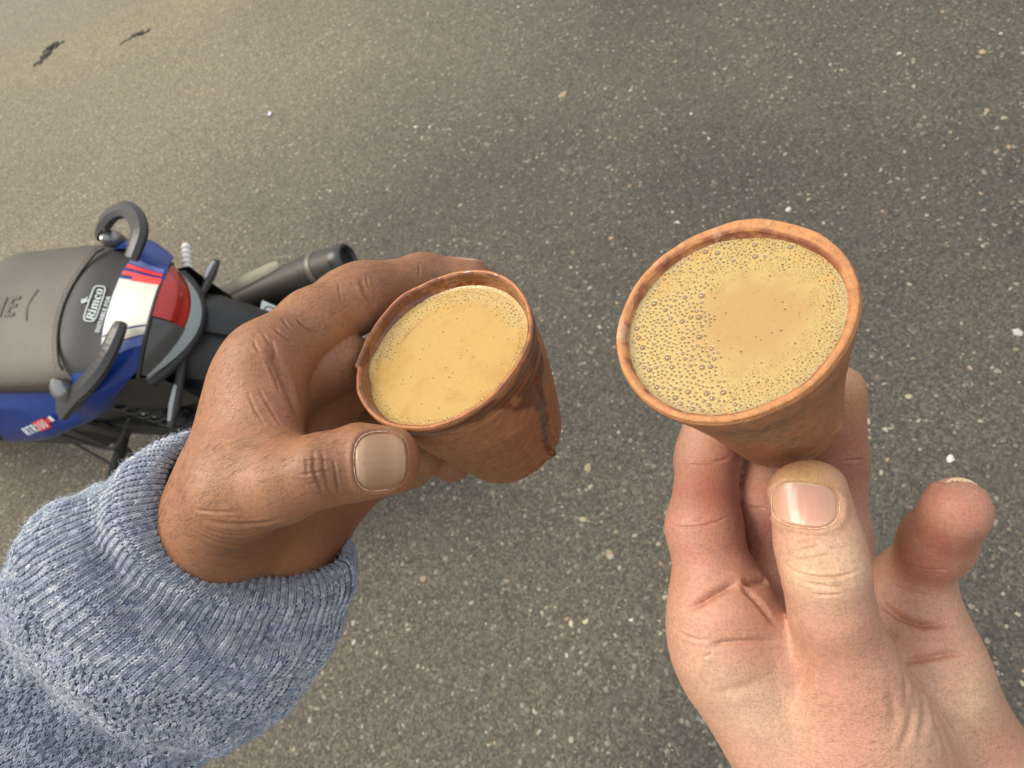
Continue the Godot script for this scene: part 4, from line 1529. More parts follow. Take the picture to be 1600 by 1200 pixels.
func road() -> void:
	var xs := PackedFloat32Array()
	var zs := PackedFloat32Array()
	for k in 14:
		xs.append(-3.6 - 60.0 * pow((14.0 - k) / 14.0, 3.0))
	for k in 201:
		xs.append(-3.6 + 6.6 * k / 200.0)
	for k in 14:
		xs.append(3.0 + 60.0 * pow((k + 1.0) / 14.0, 3.0))
	for k in 14:
		zs.append(-7.6 - 60.0 * pow((14.0 - k) / 14.0, 3.0))
	for k in 261:
		zs.append(-7.6 + 8.6 * k / 260.0)
	for k in 14:
		zs.append(1.0 + 60.0 * pow((k + 1.0) / 14.0, 3.0))
	var pts := PackedVector3Array()
	var cols := PackedColorArray()
	for z in zs:
		for x in xs:
			var near := absf(x + 0.3) < 3.4 and z > -7.7 and z < 1.1
			pts.append(Vector3(x, road_height(x, z) if near else 0.0, z))
			var d := dust_at(x, z)
			var n := noise.get_noise_2d(x * 18.0, z * 18.0)
			var n2 := noise.get_noise_2d(x * 3.0, z * 3.0 + 33.0)
			var streak := noise.get_noise_2d((x * 0.929 + z * 0.37) * 2.0, (x * 0.37 - z * 0.929) * 14.0 + 200.0)
			var c := Color(0.088, 0.085, 0.076).lerp(Color(0.135, 0.125, 0.102), clampf(0.45 + n * 0.7 + n2 * 0.45 + 0.35 * streak, 0, 1))
			c = c.lerp(Color(0.44, 0.385, 0.285), d * 0.75)
			var b := beyond(x, z) + n * 0.08
			# sand along the edge, then a smoother, greyer road
			c = c.lerp(Color(0.42, 0.365, 0.255), exp(-pow((b - 0.12) / 0.26, 2.0)) * clampf(0.5 + n, 0, 0.8))
			c = c.lerp(Color(0.37, 0.34, 0.27), smoothstep(0.25, 0.5, b))
			cols.append(c)
	var m := tinted(0.86)
	m.albedo_texture = grain(2048, 0.075, FastNoiseLite.TYPE_CELLULAR, 5, [[0.0, Color(0.56, 0.555, 0.55)], [0.3, Color(0.67, 0.665, 0.65)], [0.65, Color(0.77, 0.76, 0.735)], [0.9, Color(0.86, 0.84, 0.80)], [1.0, Color(0.95, 0.925, 0.86)]], 0, FastNoiseLite.RETURN_CELL_VALUE)
	relief(m, grain(2048, 0.075, FastNoiseLite.TYPE_CELLULAR, 5, [[0.0, 1.0], [0.5, 0.5], [1.0, 0.0]], 0, FastNoiseLite.RETURN_DISTANCE), 0.2, 1.25, true)
	var r := put("road", sheet(xs.size(), zs.size(), pts, false, cols), m, self)
	tag(r, "worn grey brown asphalt road with pale stone chips and a sandy broken edge", "road", "", "structure")
	# chips of stone in the tar
	for kind in 3:
		var st := SphereMesh.new()
		st.radial_segments = 8
		st.rings = 4
		st.radius = 1.0
		st.height = 2.0
		var arr := st.get_mesh_arrays()
		var v: PackedVector3Array = arr[Mesh.ARRAY_VERTEX]
		for i in v.size():
			var q := v[i]
			v[i] = q * (1.0 + 0.8 * noise.get_noise_3d(q.x * 40.0 + kind * 100.0, q.y * 60.0, q.z * 60.0))
		arr[Mesh.ARRAY_VERTEX] = v
		var am := ArrayMesh.new()
		var clean := []
		clean.resize(Mesh.ARRAY_MAX)
		clean[Mesh.ARRAY_VERTEX] = v
		clean[Mesh.ARRAY_INDEX] = arr[Mesh.ARRAY_INDEX]
		am.add_surface_from_arrays(Mesh.PRIMITIVE_TRIANGLES, clean)
		var places := []
		var tints := PackedColorArray()
		for k in 34000:
			# thicker near the viewer, where single chips can be told apart
			var x := rng.randf_range(-3.3, 2.4)
			var z := rng.randf_range(-6.2, 0.4)
			var b := beyond(x, z)
			if b > 0.05 and rng.randf() < 0.9:
				continue
			if noise.get_noise_2d(x * 9.0 + 60.0, z * 9.0) < rng.randf_range(-0.9, 0.15) - 0.25:
				continue
			var s := 0.0015 + 0.0042 * pow(rng.randf(), 2.4)
			if rng.randf() < 0.02:
				s *= 1.7
			var basis := Basis(Vector3.UP, rng.randf() * TAU) * Basis.from_scale(Vector3(s * rng.randf_range(0.9, 1.6), s * 0.35, s * rng.randf_range(0.7, 1.1)))
			places.append(Transform3D(basis, Vector3(x, road_height(x, z) + s * rng.randf_range(-0.25, 0.12), z)))
			var c := Color(0.08, 0.075, 0.064).lerp(Color(0.19, 0.172, 0.13), rng.randf())
			var pick := rng.randf()
			if pick < 0.09:
				c = Color(0.29, 0.258, 0.185)
			elif pick < 0.14:
				c = Color(0.28, 0.20, 0.12)
			elif pick < 0.145:
				c = Color(0.46, 0.44, 0.385)
			elif pick < 0.4:
				c = Color(0.06, 0.057, 0.052)
			c = c.lerp(Color(0.44, 0.385, 0.285), dust_at(x, z) * 0.6)
			tints.append(c)
		var sm := tinted(0.8)
		scatter("stone_chips", am, sm, r, places, tints)
	# the broken lips of the worn layer along the sandy edge
	for q in [[[-1.458, -4.876, 0.008], [-1.427, -4.899, 0.018], [-1.392, -4.909, 0.022], [-1.365, -4.937, 0.026], [-1.338, -4.966, 0.028], [-1.311, -4.986, 0.022], [-1.285, -4.990, 0.016], [-1.243, -4.959, 0.010]], [[-0.925, -4.571, 0.004], [-0.884, -4.572, 0.007], [-0.852, -4.567, 0.010], [-0.820, -4.563, 0.014], [-0.788, -4.558, 0.014], [-0.757, -4.546, 0.012], [-0.731, -4.524, 0.006]]]:
		var path := []
		var wide := []
		var high := []
		for k in (q.size() - 1) * 4:
			var u: float = (k % 4) / 4.0
			var from: Array = q[int(k / 4)]
			var to: Array = q[int(k / 4) + 1]
			var w: float = lerpf(from[2], to[2], u)
			var c := Vector3(lerpf(from[0], to[0], u) + rng.randfn() * 0.3 * w, 0, lerpf(from[1], to[1], u) + rng.randfn() * 0.9 * w)
			path.append(c + Vector3(0, road_height(c.x, c.z) + 0.001, 0))
			wide.append(w * rng.randf_range(0.35, 1.5))
			high.append(w * rng.randf_range(0.15, 0.75))
		put("broken_edge", facet(bar(path, wide, high, Vector3.UP, 7)), mat(lin(0.065, 0.058, 0.048), 0.95), r)
	# the few pale stones that stand out
	for q in [[0.766, -0.445, 0.0072, 0.52, 0.50, 0.45], [0.179, -2.529, 0.0068, 0.50, 0.49, 0.43], [0.224, -2.483, 0.0051, 0.43, 0.42, 0.36], [0.695, -2.244, 0.0136, 0.30, 0.24, 0.16], [0.948, -1.275, 0.0068, 0.50, 0.48, 0.42], [-0.230, -2.449, 0.0059, 0.43, 0.40, 0.33], [1.576, -1.584, 0.0059, 0.45, 0.42, 0.35], [1.731, -1.420, 0.0076, 0.36, 0.26, 0.14], [-0.493, -2.690, 0.0102, 0.29, 0.26, 0.20], [-0.162, -0.553, 0.0059, 0.45, 0.39, 0.26], [-0.130, -0.540, 0.0059, 0.43, 0.37, 0.24], [1.103, -0.618, 0.0085, 0.40, 0.38, 0.35], [-0.003, -0.644, 0.0059, 0.32, 0.31, 0.26], [-0.016, -0.763, 0.0068, 0.36, 0.30, 0.20], [0.801, -0.616, 0.0068, 0.32, 0.27, 0.19]]:
		var at := Vector3(q[0], 0, q[1])
		at.y = road_height(at.x, at.z) + 0.001
		var s: float = q[2]
		var st2 := SphereMesh.new()
		st2.radial_segments = 10
		st2.rings = 6
		var a2 := st2.get_mesh_arrays()
		var v2: PackedVector3Array = a2[Mesh.ARRAY_VERTEX]
		for i in v2.size():
			v2[i] = v2[i] * 2.0 * (1.0 + 0.5 * noise.get_noise_3dv(v2[i] * 90.0 + at * 500.0)) * Vector3(s * 1.3, s * 0.5, s)
		put("stone", facet(solid(v2, a2[Mesh.ARRAY_INDEX], PackedColorArray(), true)), mat(lin(q[3], q[4], q[5]), 0.75), r, Transform3D(Basis(Vector3.UP, q[0] * 50.0), at))


# ---------------------------------------------------------------- the motorcycle
func motorcycle() -> void:
	var t := thing("motorcycle", "blue and black motorcycle parked on its stand, seen from behind and above at the left", "motorcycle", Transform3D(Basis(Vector3(-0.8267, 0, -0.5626), Vector3(-0.0881, 0.9877, 0.1295), Vector3(0.5556, 0.1567, -0.8165)), Vector3(-0.587, 0, -1.4555)))
	var black := relief(mat(lin(0.018, 0.018, 0.018), 0.5), grain(256, 0.08, FastNoiseLite.TYPE_SIMPLEX, 21, [[0.0, 0.0], [1.0, 1.0]], 4), 0.006, 30.0)
	var satin := mat(lin(0.03, 0.03, 0.029), 0.36)
	var rubber := mat(lin(0.02, 0.02, 0.019), 0.85)
	var steel := mat(lin(0.45, 0.44, 0.42), 0.3, 1.0)
	var grimy := mat(lin(0.055, 0.05, 0.044), 0.6, 0.3)
	var dusty := tinted(0.58)
	dusty.albedo_texture = grain(512, 0.012, FastNoiseLite.TYPE_SIMPLEX, 25, [[0.0, 0.72], [0.45, 0.9], [1.0, 1.0]], 6)
	relief(dusty, grain(512, 0.09, FastNoiseLite.TYPE_CELLULAR, 26, [[0.0, 0.0], [1.0, 1.0]], 2, FastNoiseLite.RETURN_DISTANCE), 0.006, 22.0)
	var paint := mat(lin(0.008, 0.035, 0.205), 0.36)
	paint.clearcoat_enabled = true
	paint.clearcoat = 0.25
	paint.clearcoat_roughness = 0.2
	paint.metallic_specular = 0.3
	paint.albedo_texture = grain(512, 0.01, FastNoiseLite.TYPE_SIMPLEX, 28, [[0.0, 0.85], [1.0, 1.0]], 5)
	paint.uv1_triplanar = true
	paint.uv1_scale = Vector3.ONE * 3.0

	# seat: two pieces of one cushion, parted by a seam that bows to the front
	var cushion := func(front: bool) -> ArrayMesh:
		var nu := 48
		var nv := 30
		var pts := PackedVector3Array()
		var cols := PackedColorArray()
		for j in nv:
			var k := j / (nv - 1.0)
			for i in nu:
				var a := TAU * i / nu
				var cs := cos(a)
				var sn := sin(a)
				var lat := signf(cs) * pow(absf(cs), 0.62)
				var x: float
				if front:
					x = lerpf(0.078, 0.72, k) - 0.055 * lat * lat * (1.0 - k)
				else:
					x = lerpf(-0.052, 0.074, k) - 0.055 * lat * lat * k
				var w := 0.150 + 0.018 * smoothstep(-0.06, 0.12, x) - 0.035 * smoothstep(0.3, 0.5, x)
				w *= sqrt(clampf((x + 0.066) / 0.03, 0.2, 1.0))
				var top := 0.842 - 0.03 * smoothstep(0.06, -0.06, x) - 0.025 * smoothstep(0.3, 0.45, x)
				var low := 0.755
				var y := lerpf(low, top, 0.5 + 0.5 * signf(sn) * pow(absf(sn), 0.5))
				y -= 0.010 * lat * lat
				if front:
					y += 0.005 * smoothstep(0.0, 0.02, k) - 0.004
				else:
					y -= 0.003
				pts.append(Vector3(x, y, lat * w * (1.0 if sn > -0.2 else 0.93)))
				var n := noise.get_noise_3dv(pts[-1] * 300.0)
				var n2 := noise.get_noise_3dv(pts[-1] * 60.0)
				cols.append(Color(0.070, 0.060, 0.048).lerp(Color(0.150, 0.126, 0.093), clampf(0.55 + n2 * 1.1 + n * 0.3, 0, 1)) if front else Color(0.022, 0.023, 0.023).lerp(Color(0.06, 0.055, 0.045), clampf(n2 * 1.2 + n * 0.3, 0, 1)))
		return sheet(nu, nv, pts, true, cols, true, true)
	put("seat", cushion.call(true), dusty, t)
	put("seat_rear", cushion.call(false), dusty, t)
	var seam := []
	for k in 25:
		var a := lerpf(-0.86, 0.86, k / 24.0)
		seam.append(Vector3(0.076 - 0.055 * a * a, 0.8405 - 0.010 * a * a - 0.05 * maxf(0.0, absf(a) - 0.82) / 0.18 * 0.6, a * 0.163))
	put("seam", tube(seam, 0.0028, 6), black, t)
	for k in 34:
		var a := lerpf(-0.84, 0.84, k / 33.0)
		var at := Vector3(0.0855 - 0.055 * a * a, 0.8425 - 0.010 * a * a, a * 0.163)
		put("stitch", bar([at + Vector3(0, 0, -0.0026), at + Vector3(0, 0.0006, 0), at + Vector3(0, 0, 0.0026)], [0.0007, 0.0009, 0.0007], [0.0005, 0.0006, 0.0005], Vector3.UP, 6), mat(lin(0.05, 0.045, 0.04), 0.8), t)
	var press := mat(lin(0.085, 0.07, 0.052), 0.7)
	put("embossed_lettering", lettering("HE", 0.048, 0.003), press, t, Transform3D(Basis(Vector3(-1, 0, 0), Vector3(0, 0, 1), Vector3(0, 1, 0)), Vector3(0.247, 0.8432, 0.004)))
	var mark := []
	for k in 9:
		mark.append(Vector3(0.165 + 0.012 * sin(k * 0.4), 0.8432, -0.03 + k * 0.009))
	put("embossed_line", bar(mark, [0.002, 0.003, 0.004, 0.004, 0.004, 0.004, 0.004, 0.003, 0.002], [0.001, 0.001, 0.001, 0.001, 0.001, 0.001, 0.001, 0.001, 0.001], Vector3.UP, 8), press, t)
	# the print on the rear of the seat: it reads from the left side to the right, tops to the front
	var white := mat(lin(0.62, 0.68, 0.66), 0.6)
	var pale := mat(lin(0.28, 0.31, 0.31), 0.6)
	var on_seat := func(x: float) -> Transform3D:
		var at := func(q: float) -> float: return 0.8402 - 0.03 * smoothstep(0.06, -0.06, q)
		var y := Vector3(0.004, at.call(x + 0.002) - at.call(x - 0.002), 0).normalized()
		return Transform3D(Basis(Vector3(0, 0, 1), y, Vector3(0, 0, 1).cross(y)), Vector3(x, at.call(x), 0.006))
	var printed: Transform3D = on_seat.call(0.006) * Transform3D(Basis.from_scale(Vector3.ONE * 1.12), Vector3.ZERO)
	var ring := []
	for k in 41:
		var a := TAU * k / 40.0
		ring.append(Vector3(signf(cos(a)) * pow(absf(cos(a)), 0.4) * 0.036, signf(sin(a)) * pow(absf(sin(a)), 0.4) * 0.0115 + 0.004 * cos(a) * 0.0, 0.0))
	put("logo_outline", bar(ring, range(41).map(func(_k): return 0.0012), range(41).map(func(_k): return 0.0005), Vector3(0, 0, 1), 6), white, t, printed * Transform3D(Basis(), Vector3(0, 0, 0.0012)))
	put("logo_lettering", lettering("Rimco", 0.0145, 0.0006, true, "Droid Serif"), white, t, printed * Transform3D(Basis(Vector3(1, 0, 0), Vector3(0.2, 1, 0), Vector3(0, 0, 1)), Vector3(-0.001, -0.0005, 0.0012)))
	put("small_lettering", lettering("SUITABLE FOR", 0.0088, 0.0005), white, t, on_seat.call(-0.0165) * Transform3D(Basis(), Vector3(-0.022, 0, 0.001)))
	put("small_lettering", lettering("APACHE RTR SERIES", 0.0080, 0.0005), pale, t, on_seat.call(-0.028) * Transform3D(Basis(), Vector3(0.006, 0, 0.001)))
	put("emblem", lettering("R", 0.013, 0.0006), white, t, printed * Transform3D(Basis(Vector3(0.8, 0.5, 0), Vector3(-0.5, 0.8, 0), Vector3(0, 0, 1)), Vector3(0.004, 0.0195, 0.0012)))

	# tail cowl: one shell from the lamp to the front of the side panels
	var shell := func(x: float, s: float, out: float) -> Vector3:
		var w := lerpf(0.118, 0.205, smoothstep(-0.18, 0.02, x)) + 0.022 * smoothstep(0.05, 0.22, x)
		var top := 0.842 - 0.012 * smoothstep(-0.1, -0.2, x) - 0.04 * smoothstep(0.0, 0.12, x)
		var low := 0.775 - 0.085 * smoothstep(-0.14, 0.10, x) - 0.075 * smoothstep(0.08, 0.36, x)
		var a := absf(s)
		var z: float
		var y: float
		if a < 0.62:
			z = w * (a / 0.62) * (0.94 - 0.09 * smoothstep(-0.06, 0.12, x))
			y = top - 0.05 * pow(a / 0.62, 2.6)
		else:
			var k := (a - 0.62) / 0.38
			var q := smoothstep(-0.06, 0.12, x)
			z = w * lerpf(0.94 + 0.06 * sin(k * PI * 0.8) - 0.10 * k * k, lerpf(0.85, 1.06, sin(k * PI * 0.5)) - 0.06 * pow(k, 6.0), q)
			y = lerpf(top - 0.05, low, k)
		return Vector3(x, y, signf(s) * z) + Vector3(0, out, signf(s) * out * (0.0 if a < 0.5 else 1.0))
	var panel := func(x0: float, x1: float, s0: float, s1: float, out: float, nx: int, ns: int, lean0: float, lean1: float) -> ArrayMesh:
		var pts := PackedVector3Array()
		for j in ns:
			var s := lerpf(s0, s1, j / (ns - 1.0))
			for i in nx:
				pts.append(shell.call(lerpf(x0 + lean0 * s * s, x1 + lean1 * absf(s), i / (nx - 1.0)), s, out))
		return sheet(nx, ns, pts, false)
	put("tail_cowl", panel.call(-0.172, -0.052, -0.66, 0.66, 0.0, 24, 60, 0.12, 0.0), paint, t)
	put("side_panel", panel.call(-0.172, 0.165, -1.0, -0.48, 0.001, 48, 32, 0.12, 0.235), paint, t)
	put("side_panel", panel.call(-0.172, 0.165, 0.48, 1.0, 0.001, 48, 32, 0.12, 0.235), paint, t)
	var red := mat(lin(0.62, 0.03, 0.028), 0.35)
	var cream := mat(lin(0.52, 0.50, 0.43), 0.4)
	put("white_stripe", panel.call(-0.166, -0.056, -0.275, 0.20, 0.0016, 12, 14, 0.12, 0.0), cream, t)
	put("white_stripe", panel.call(-0.164, -0.056, -0.37, -0.295, 0.0016, 12, 5, 0.12, 0.0), cream, t)
	put("red_stripe", panel.call(-0.166, -0.056, 0.235, 0.275, 0.0022, 12, 4, 0.12, 0.0), red, t)
	put("red_stripe", panel.call(-0.166, -0.056, 0.305, 0.345, 0.0016, 12, 4, 0.12, 0.0), red, t)
	put("red_stripe", panel.call(-0.166, -0.090, 0.190, 0.237, 0.0022, 8, 4, 0.12, 0.0), red, t)
	put("pale_stripe", panel.call(-0.166, -0.056, -0.46, -0.38, 0.0012, 12, 5, 0.12, 0.0), mat(lin(0.10, 0.13, 0.33), 0.35), t)
	put("pale_stripe", panel.call(-0.166, -0.056, 0.355, 0.41, 0.0012, 12, 5, 0.12, 0.0), mat(lin(0.10, 0.13, 0.33), 0.35), t)
	# side print, from the front to the lamp
	var spot: Vector3 = shell.call(0.232, -0.80, 0.0025)
	var fore: Vector3 = (shell.call(0.157, -0.765, 0.0025) - spot).normalized()
	var rise: Vector3 = (shell.call(0.232, -0.74, 0.0025) - spot).normalized()
	var out_of := fore.cross(rise).normalized()
	var sidelook := Transform3D(Basis(fore, out_of.cross(fore), out_of), spot + out_of * 0.001)
	put("model_lettering", lettering("RTR", 0.020, 0.0008), white, t, sidelook)
	put("model_lettering", block(Vector3(0.046, 0.026, 0.001), 0.0003), red, t, sidelook * Transform3D(Basis(), Vector3(0.048, 0, -0.0006)))
	put("model_lettering", lettering("160", 0.019, 0.0008), mat(lin(0.7, 0.5, 0.45), 0.5), t, sidelook * Transform3D(Basis(), Vector3(0.048, 0, 0.0008)))
	put("model_lettering", block(Vector3(0.014, 0.012, 0.001), 0.0003), red, t, sidelook * Transform3D(Basis(), Vector3(0.080, 0.003, 0.0)))
	put("model_lettering", block(Vector3(0.011, 0.013, 0.001), 0.0003), white, t, sidelook * Transform3D(Basis(), Vector3(0.094, 0.004, 0.0)))

	# grab rails
	var rail_l := spline([Vector3(0.079, 0.765, -0.198), Vector3(0.025, 0.790, -0.179), Vector3(-0.031, 0.815, -0.164), Vector3(-0.073, 0.835, -0.142), Vector3(-0.102, 0.850, -0.113), Vector3(-0.117, 0.858, -0.083), Vector3(-0.119, 0.858, -0.063)], 3)
	var rail_r := spline([Vector3(0.091, 0.800, 0.202), Vector3(0.052, 0.830, 0.202), Vector3(0.009, 0.850, 0.210), Vector3(-0.036, 0.860, 0.208), Vector3(-0.072, 0.862, 0.185), Vector3(-0.096, 0.862, 0.147), Vector3(-0.094, 0.858, 0.115), Vector3(-0.085, 0.852, 0.093)], 3)
	for r in [rail_l, rail_r]:
		var wide := []
		var tall := []
		for k in r.size():
			var q: float = k / (r.size() - 1.0)
			wide.append(lerpf(0.030, 0.013, q) if r == rail_l else lerpf(0.021, 0.016, q))
			tall.append(lerpf(0.014, 0.010, q))
		var g := put("grab_rail", facet(bar(r, wide, tall, Vector3(-0.2, 1, 0), 8, 5.0)), satin, t)
		var s := -1.0 if r == rail_l else 1.0
		put("mounting", lathe([[0.014, -0.04], [0.022, -0.02], [0.021, -0.004], [0.013, 0.012], [0.004, 0.020]], 7), mat(lin(0.30, 0.30, 0.29), 0.28, 0.8), g, Transform3D(Basis(Vector3(1, 0, 0), Vector3(0, 0.9, -0.35 * s), Vector3(0, 0.35 * s, 0.9)).orthonormalized(), Vector3(0.045, 0.815, s * 0.172)))

	# tail lamp: a red block in a clear crescent
	var lens := func(a0: float, a1: float, b0: float, b1: float, lift: float, step: float) -> ArrayMesh:
		var nu := 22
		var nv := 14
		var pts := PackedVector3Array()
		for j in nv:
			var b := lerpf(b0, b1, j / (nv - 1.0))
			for i in nu:
				var a := lerpf(a0, a1, i / (nu - 1.0))
				var z := lerpf(0.112, -0.138, a)
				var u := (z + 0.013) / 0.125
				var inn := Vector3(-0.168 + 0.048 * u * u, 0.838 - 0.055 * u * u, z)
				var outr := Vector3(-0.206 + 0.084 * u * u, 0.752 + 0.01 * u * u, z * 0.97)
				var p := inn.lerp(outr, b)
				p += Vector3(-0.65, 0.75, 0) * (0.010 * sin(b * PI) * (1.0 - 0.7 * u * u) + lift + step * smoothstep(0.45, 0.55, b))
				pts.append(p)
		return sheet(nu, nv, pts, false)
	var lamp := Node3D.new()
	lamp.name = "tail_light"
	t.add_child(lamp)
	var redlens := mat(lin(0.42, 0.010, 0.007), 0.14)
	redlens.clearcoat_enabled = true
	redlens.clearcoat = 0.6
	put("red_lens", lens.call(0.03, 0.60, 0.02, 0.74, 0.007, -0.012), redlens, lamp)
	var clear := mat(lin(0.34, 0.39, 0.40), 0.2)
	clear.clearcoat_enabled = true
	put("clear_lens", lens.call(0.0, 1.0, 0.74, 1.0, 0.0, 0.0), clear, lamp)
	put("smoked_lens", lens.call(0.60, 1.0, 0.0, 0.76, 0.0, 0.0), mat(lin(0.075, 0.075, 0.072), 0.16), lamp)
	put("clear_lens", lens.call(0.0, 0.045, 0.0, 0.76, 0.0, 0.0), clear, lamp)
	var gap := []
	for k in 17:
		var z := lerpf(0.118, -0.142, k / 16.0)
		var u := (z + 0.013) / 0.125
		gap.append(Vector3(-0.167 + 0.048 * u * u, 0.8385 - 0.055 * u * u, z))
	put("lamp_gasket", tube(gap, 0.0045, 8), black, lamp)
	var under := []
	for k in 15:
		var u := lerpf(-1.0, 1.0, k / 14.0)
		under.append(Vector3(-0.192 + 0.08 * u * u, 0.742, -0.013 + u * 0.122))
	put("lamp_housing", bar(under, range(15).map(func(_k): return 0.014), range(15).map(func(_k): return 0.012), Vector3.UP, 8, 4.0), black, lamp)

	# mudguard, plate, indicators
	var guard := PackedVector3Array()
	for j in 18:
		var k := j / 17.0
		var a := lerpf(0.05, 0.95, k)
		var c := Vector3(-0.10 - 0.24 * sin(a * 1.1), 0.735 - 0.30 * (1.0 - cos(a * 1.25)), 0)
		var w := lerpf(0.105, 0.085, k)
		for i in 13:
			var s := -1.0 + i / 6.0
			guard.append(c + Vector3(0.02 * s * s, -0.055 * pow(absf(s), 3.0), s * w))
	put("mudguard", sheet(13, 18, guard, false), black, t)
	put("mudguard_ridge", bar(spline([Vector3(-0.17, 0.735, 0.012), Vector3(-0.235, 0.70, 0.012), Vector3(-0.29, 0.64, 0.012)], 4), range(9).map(func(_k): return 0.03), range(9).map(func(_k): return 0.008), Vector3.UP, 8, 4.0), black, t)
	var plate := put("number_plate", block(Vector3(0.2, 0.1, 0.002), 0.0006), mat(lin(0.72, 0.74, 0.72), 0.4), t, Transform3D(Basis(Vector3(0, 0, 1), Vector3(0.42, 0.9, 0), Vector3(-0.9, 0.42, 0)).orthonormalized(), Vector3(-0.243, 0.565, 0.012)))
	var edge := []
	for k in 41:
		var a := TAU * k / 40.0
		edge.append(Vector3(signf(cos(a)) * pow(absf(cos(a)), 0.22) * 0.092, signf(sin(a)) * pow(absf(sin(a)), 0.22) * 0.042, 0.0011))
	put("plate_border", bar(edge, range(41).map(func(_k): return 0.0016), range(41).map(func(_k): return 0.0004), Vector3(0, 0, 1), 6), rubber, plate)
	for s in [-1, 1]:
		put("bolt", lathe([[0.0055, 0.0], [0.0055, 0.003], [0.003, 0.005]], 6), mat(lin(0.1, 0.1, 0.1), 0.5, 0.6), plate, Transform3D(Basis(Vector3(1, 0, 0), Vector3(0, 0, 1), Vector3(0, -1, 0)), Vector3(0.075 * s, 0.027, 0.001)))
	for s in [-1.0, 1.0]:
		var ind := put("indicator", bar([Vector3(-0.15, 0.715, 0.075 * s), Vector3(-0.135, 0.695, 0.11 * s), Vector3(-0.115, 0.67, 0.155 * s), Vector3(-0.098, 0.648, 0.2 * s)], [0.007, 0.010, 0.013, 0.009], [0.007, 0.009, 0.011, 0.008], Vector3.UP, 10), satin, t)
		put("lens", bar([Vector3(-0.13, 0.698, 0.128 * s), Vector3(-0.112, 0.677, 0.165 * s), Vector3(-0.102, 0.661, 0.192 * s)], [0.005, 0.007, 0.005], [0.003, 0.004, 0.003], Vector3.UP, 8), mat(lin(0.38, 0.40, 0.42), 0.2), ind)

	# exhaust on the right
	var can := put("silencer", lathe([[0.030, -0.20], [0.041, -0.17], [0.046, -0.05], [0.047, 0.06], [0.048, 0.065], [0.048, 0.078], [0.046, 0.083], [0.044, 0.13], [0.041, 0.155]], 28), relief(mat(lin(0.055, 0.049, 0.039), 0.55, 0.2), grain(256, 0.05, FastNoiseLite.TYPE_SIMPLEX, 41, [[0.0, 0.0], [1.0, 1.0]], 4), 0.02, 12.0), t, along(Vector3(-0.17, 0.468, 0.242), Vector3(-0.32, 0.495, 0.268)))
	put("end_cap", lathe([[0.041, 0.15], [0.043, 0.165], [0.039, 0.185], [0.030, 0.19], [0.028, 0.17]], 24), satin, can)
	put("band", lathe([[0.0465, 0.086], [0.049, 0.089], [0.049, 0.099], [0.0465, 0.102]], 28), mat(lin(0.16, 0.145, 0.115), 0.5, 0.4), can)
	put("exhaust_pipe", bar(spline([Vector3(0.0, 0.44, 0.215), Vector3(0.15, 0.38, 0.19), Vector3(0.4, 0.27, 0.17), Vector3(0.68, 0.26, 0.12), Vector3(0.8, 0.42, 0.08)], 5), range(21).map(func(_k): return 0.02), range(21).map(func(_k): return 0.02), Vector3.UP, 12), grimy, t)
	put("heat_guard", facet(bar([Vector3(-0.040, 0.600, 0.124), Vector3(-0.104, 0.607, 0.143), Vector3(-0.168, 0.607, 0.172), Vector3(-0.214, 0.604, 0.196), Vector3(-0.232, 0.600, 0.209)], [0.023, 0.022, 0.021, 0.019, 0.014], [0.009, 0.010, 0.010, 0.009, 0.007], Vector3(0, 1, 0.3), 10, 3.0)), mat(lin(0.30, 0.265, 0.19), 0.75), t)
	var peg := put("white_peg", bar([Vector3(-0.062, 0.682, 0.15), Vector3(-0.05, 0.69, 0.195), Vector3(-0.043, 0.694, 0.222)], [0.0085, 0.009, 0.0085], [0.0085, 0.009, 0.0085], Vector3.UP, 12), mat(lin(0.74, 0.73, 0.68), 0.5), t)
	for k in 6:
		var c := Vector3(-0.062, 0.682, 0.15).lerp(Vector3(-0.043, 0.694, 0.222), 0.08 + k * 0.165)
		put("rib", lathe([[0.0085, -0.0035], [0.0112, -0.002], [0.0112, 0.002], [0.0085, 0.0035]], 14), mat(lin(0.78, 0.77, 0.72), 0.5), peg, along(c, c + Vector3(0.019, 0.012, 0.072)))

	# wheels
	for wheel in 2:
		var w := Node3D.new()
		w.name = "wheel"
		t.add_child(w, true)
		w.position = Vector3(1.3, 0.3, 0) if wheel else Vector3(0, 0.305, 0)
		w.basis = Basis(Vector3(1, 0, 0), PI / 2)
		var tw := 0.045 if wheel else 0.055
		var tyre := []
		for k in 25:
			var a := TAU * k / 24.0
			tyre.append([0.256 + 0.049 * cos(a), tw * sin(a)])
		var tp := PackedVector3Array()
		for q in tyre:
			for k in 96:
				var a := TAU * k / 96
				var tread := -0.004 if q[0] > 0.285 and (k + int(absf(q[1]) * 300.0)) % 4 == 0 else 0.0
				tp.append(Vector3(cos(a) * (q[0] + tread), q[1], sin(a) * (q[0] + tread)))
		put("tyre", sheet(96, 25, tp, true), rubber, w)
		put("rim", lathe([[0.19, -0.03], [0.215, -0.036], [0.215, 0.036], [0.19, 0.03]], 48), black, w)
		put("hub", lathe([[0.05, -0.07], [0.065, -0.05], [0.065, 0.05], [0.05, 0.07]], 24), grimy, w)
		for k in 6:
			var a := TAU * k / 6.0
			var o := Vector3(cos(a), 0, sin(a))
			put("spoke", bar([o * 0.05, o * 0.12, o * 0.2], [0.02, 0.014, 0.016], [0.014, 0.011, 0.016], Vector3.UP, 8, 4.0), black, w)
		put("brake_disc", lathe([[0.06, -0.062], [0.11, -0.062], [0.11, -0.058], [0.06, -0.058]], 36), steel, w)
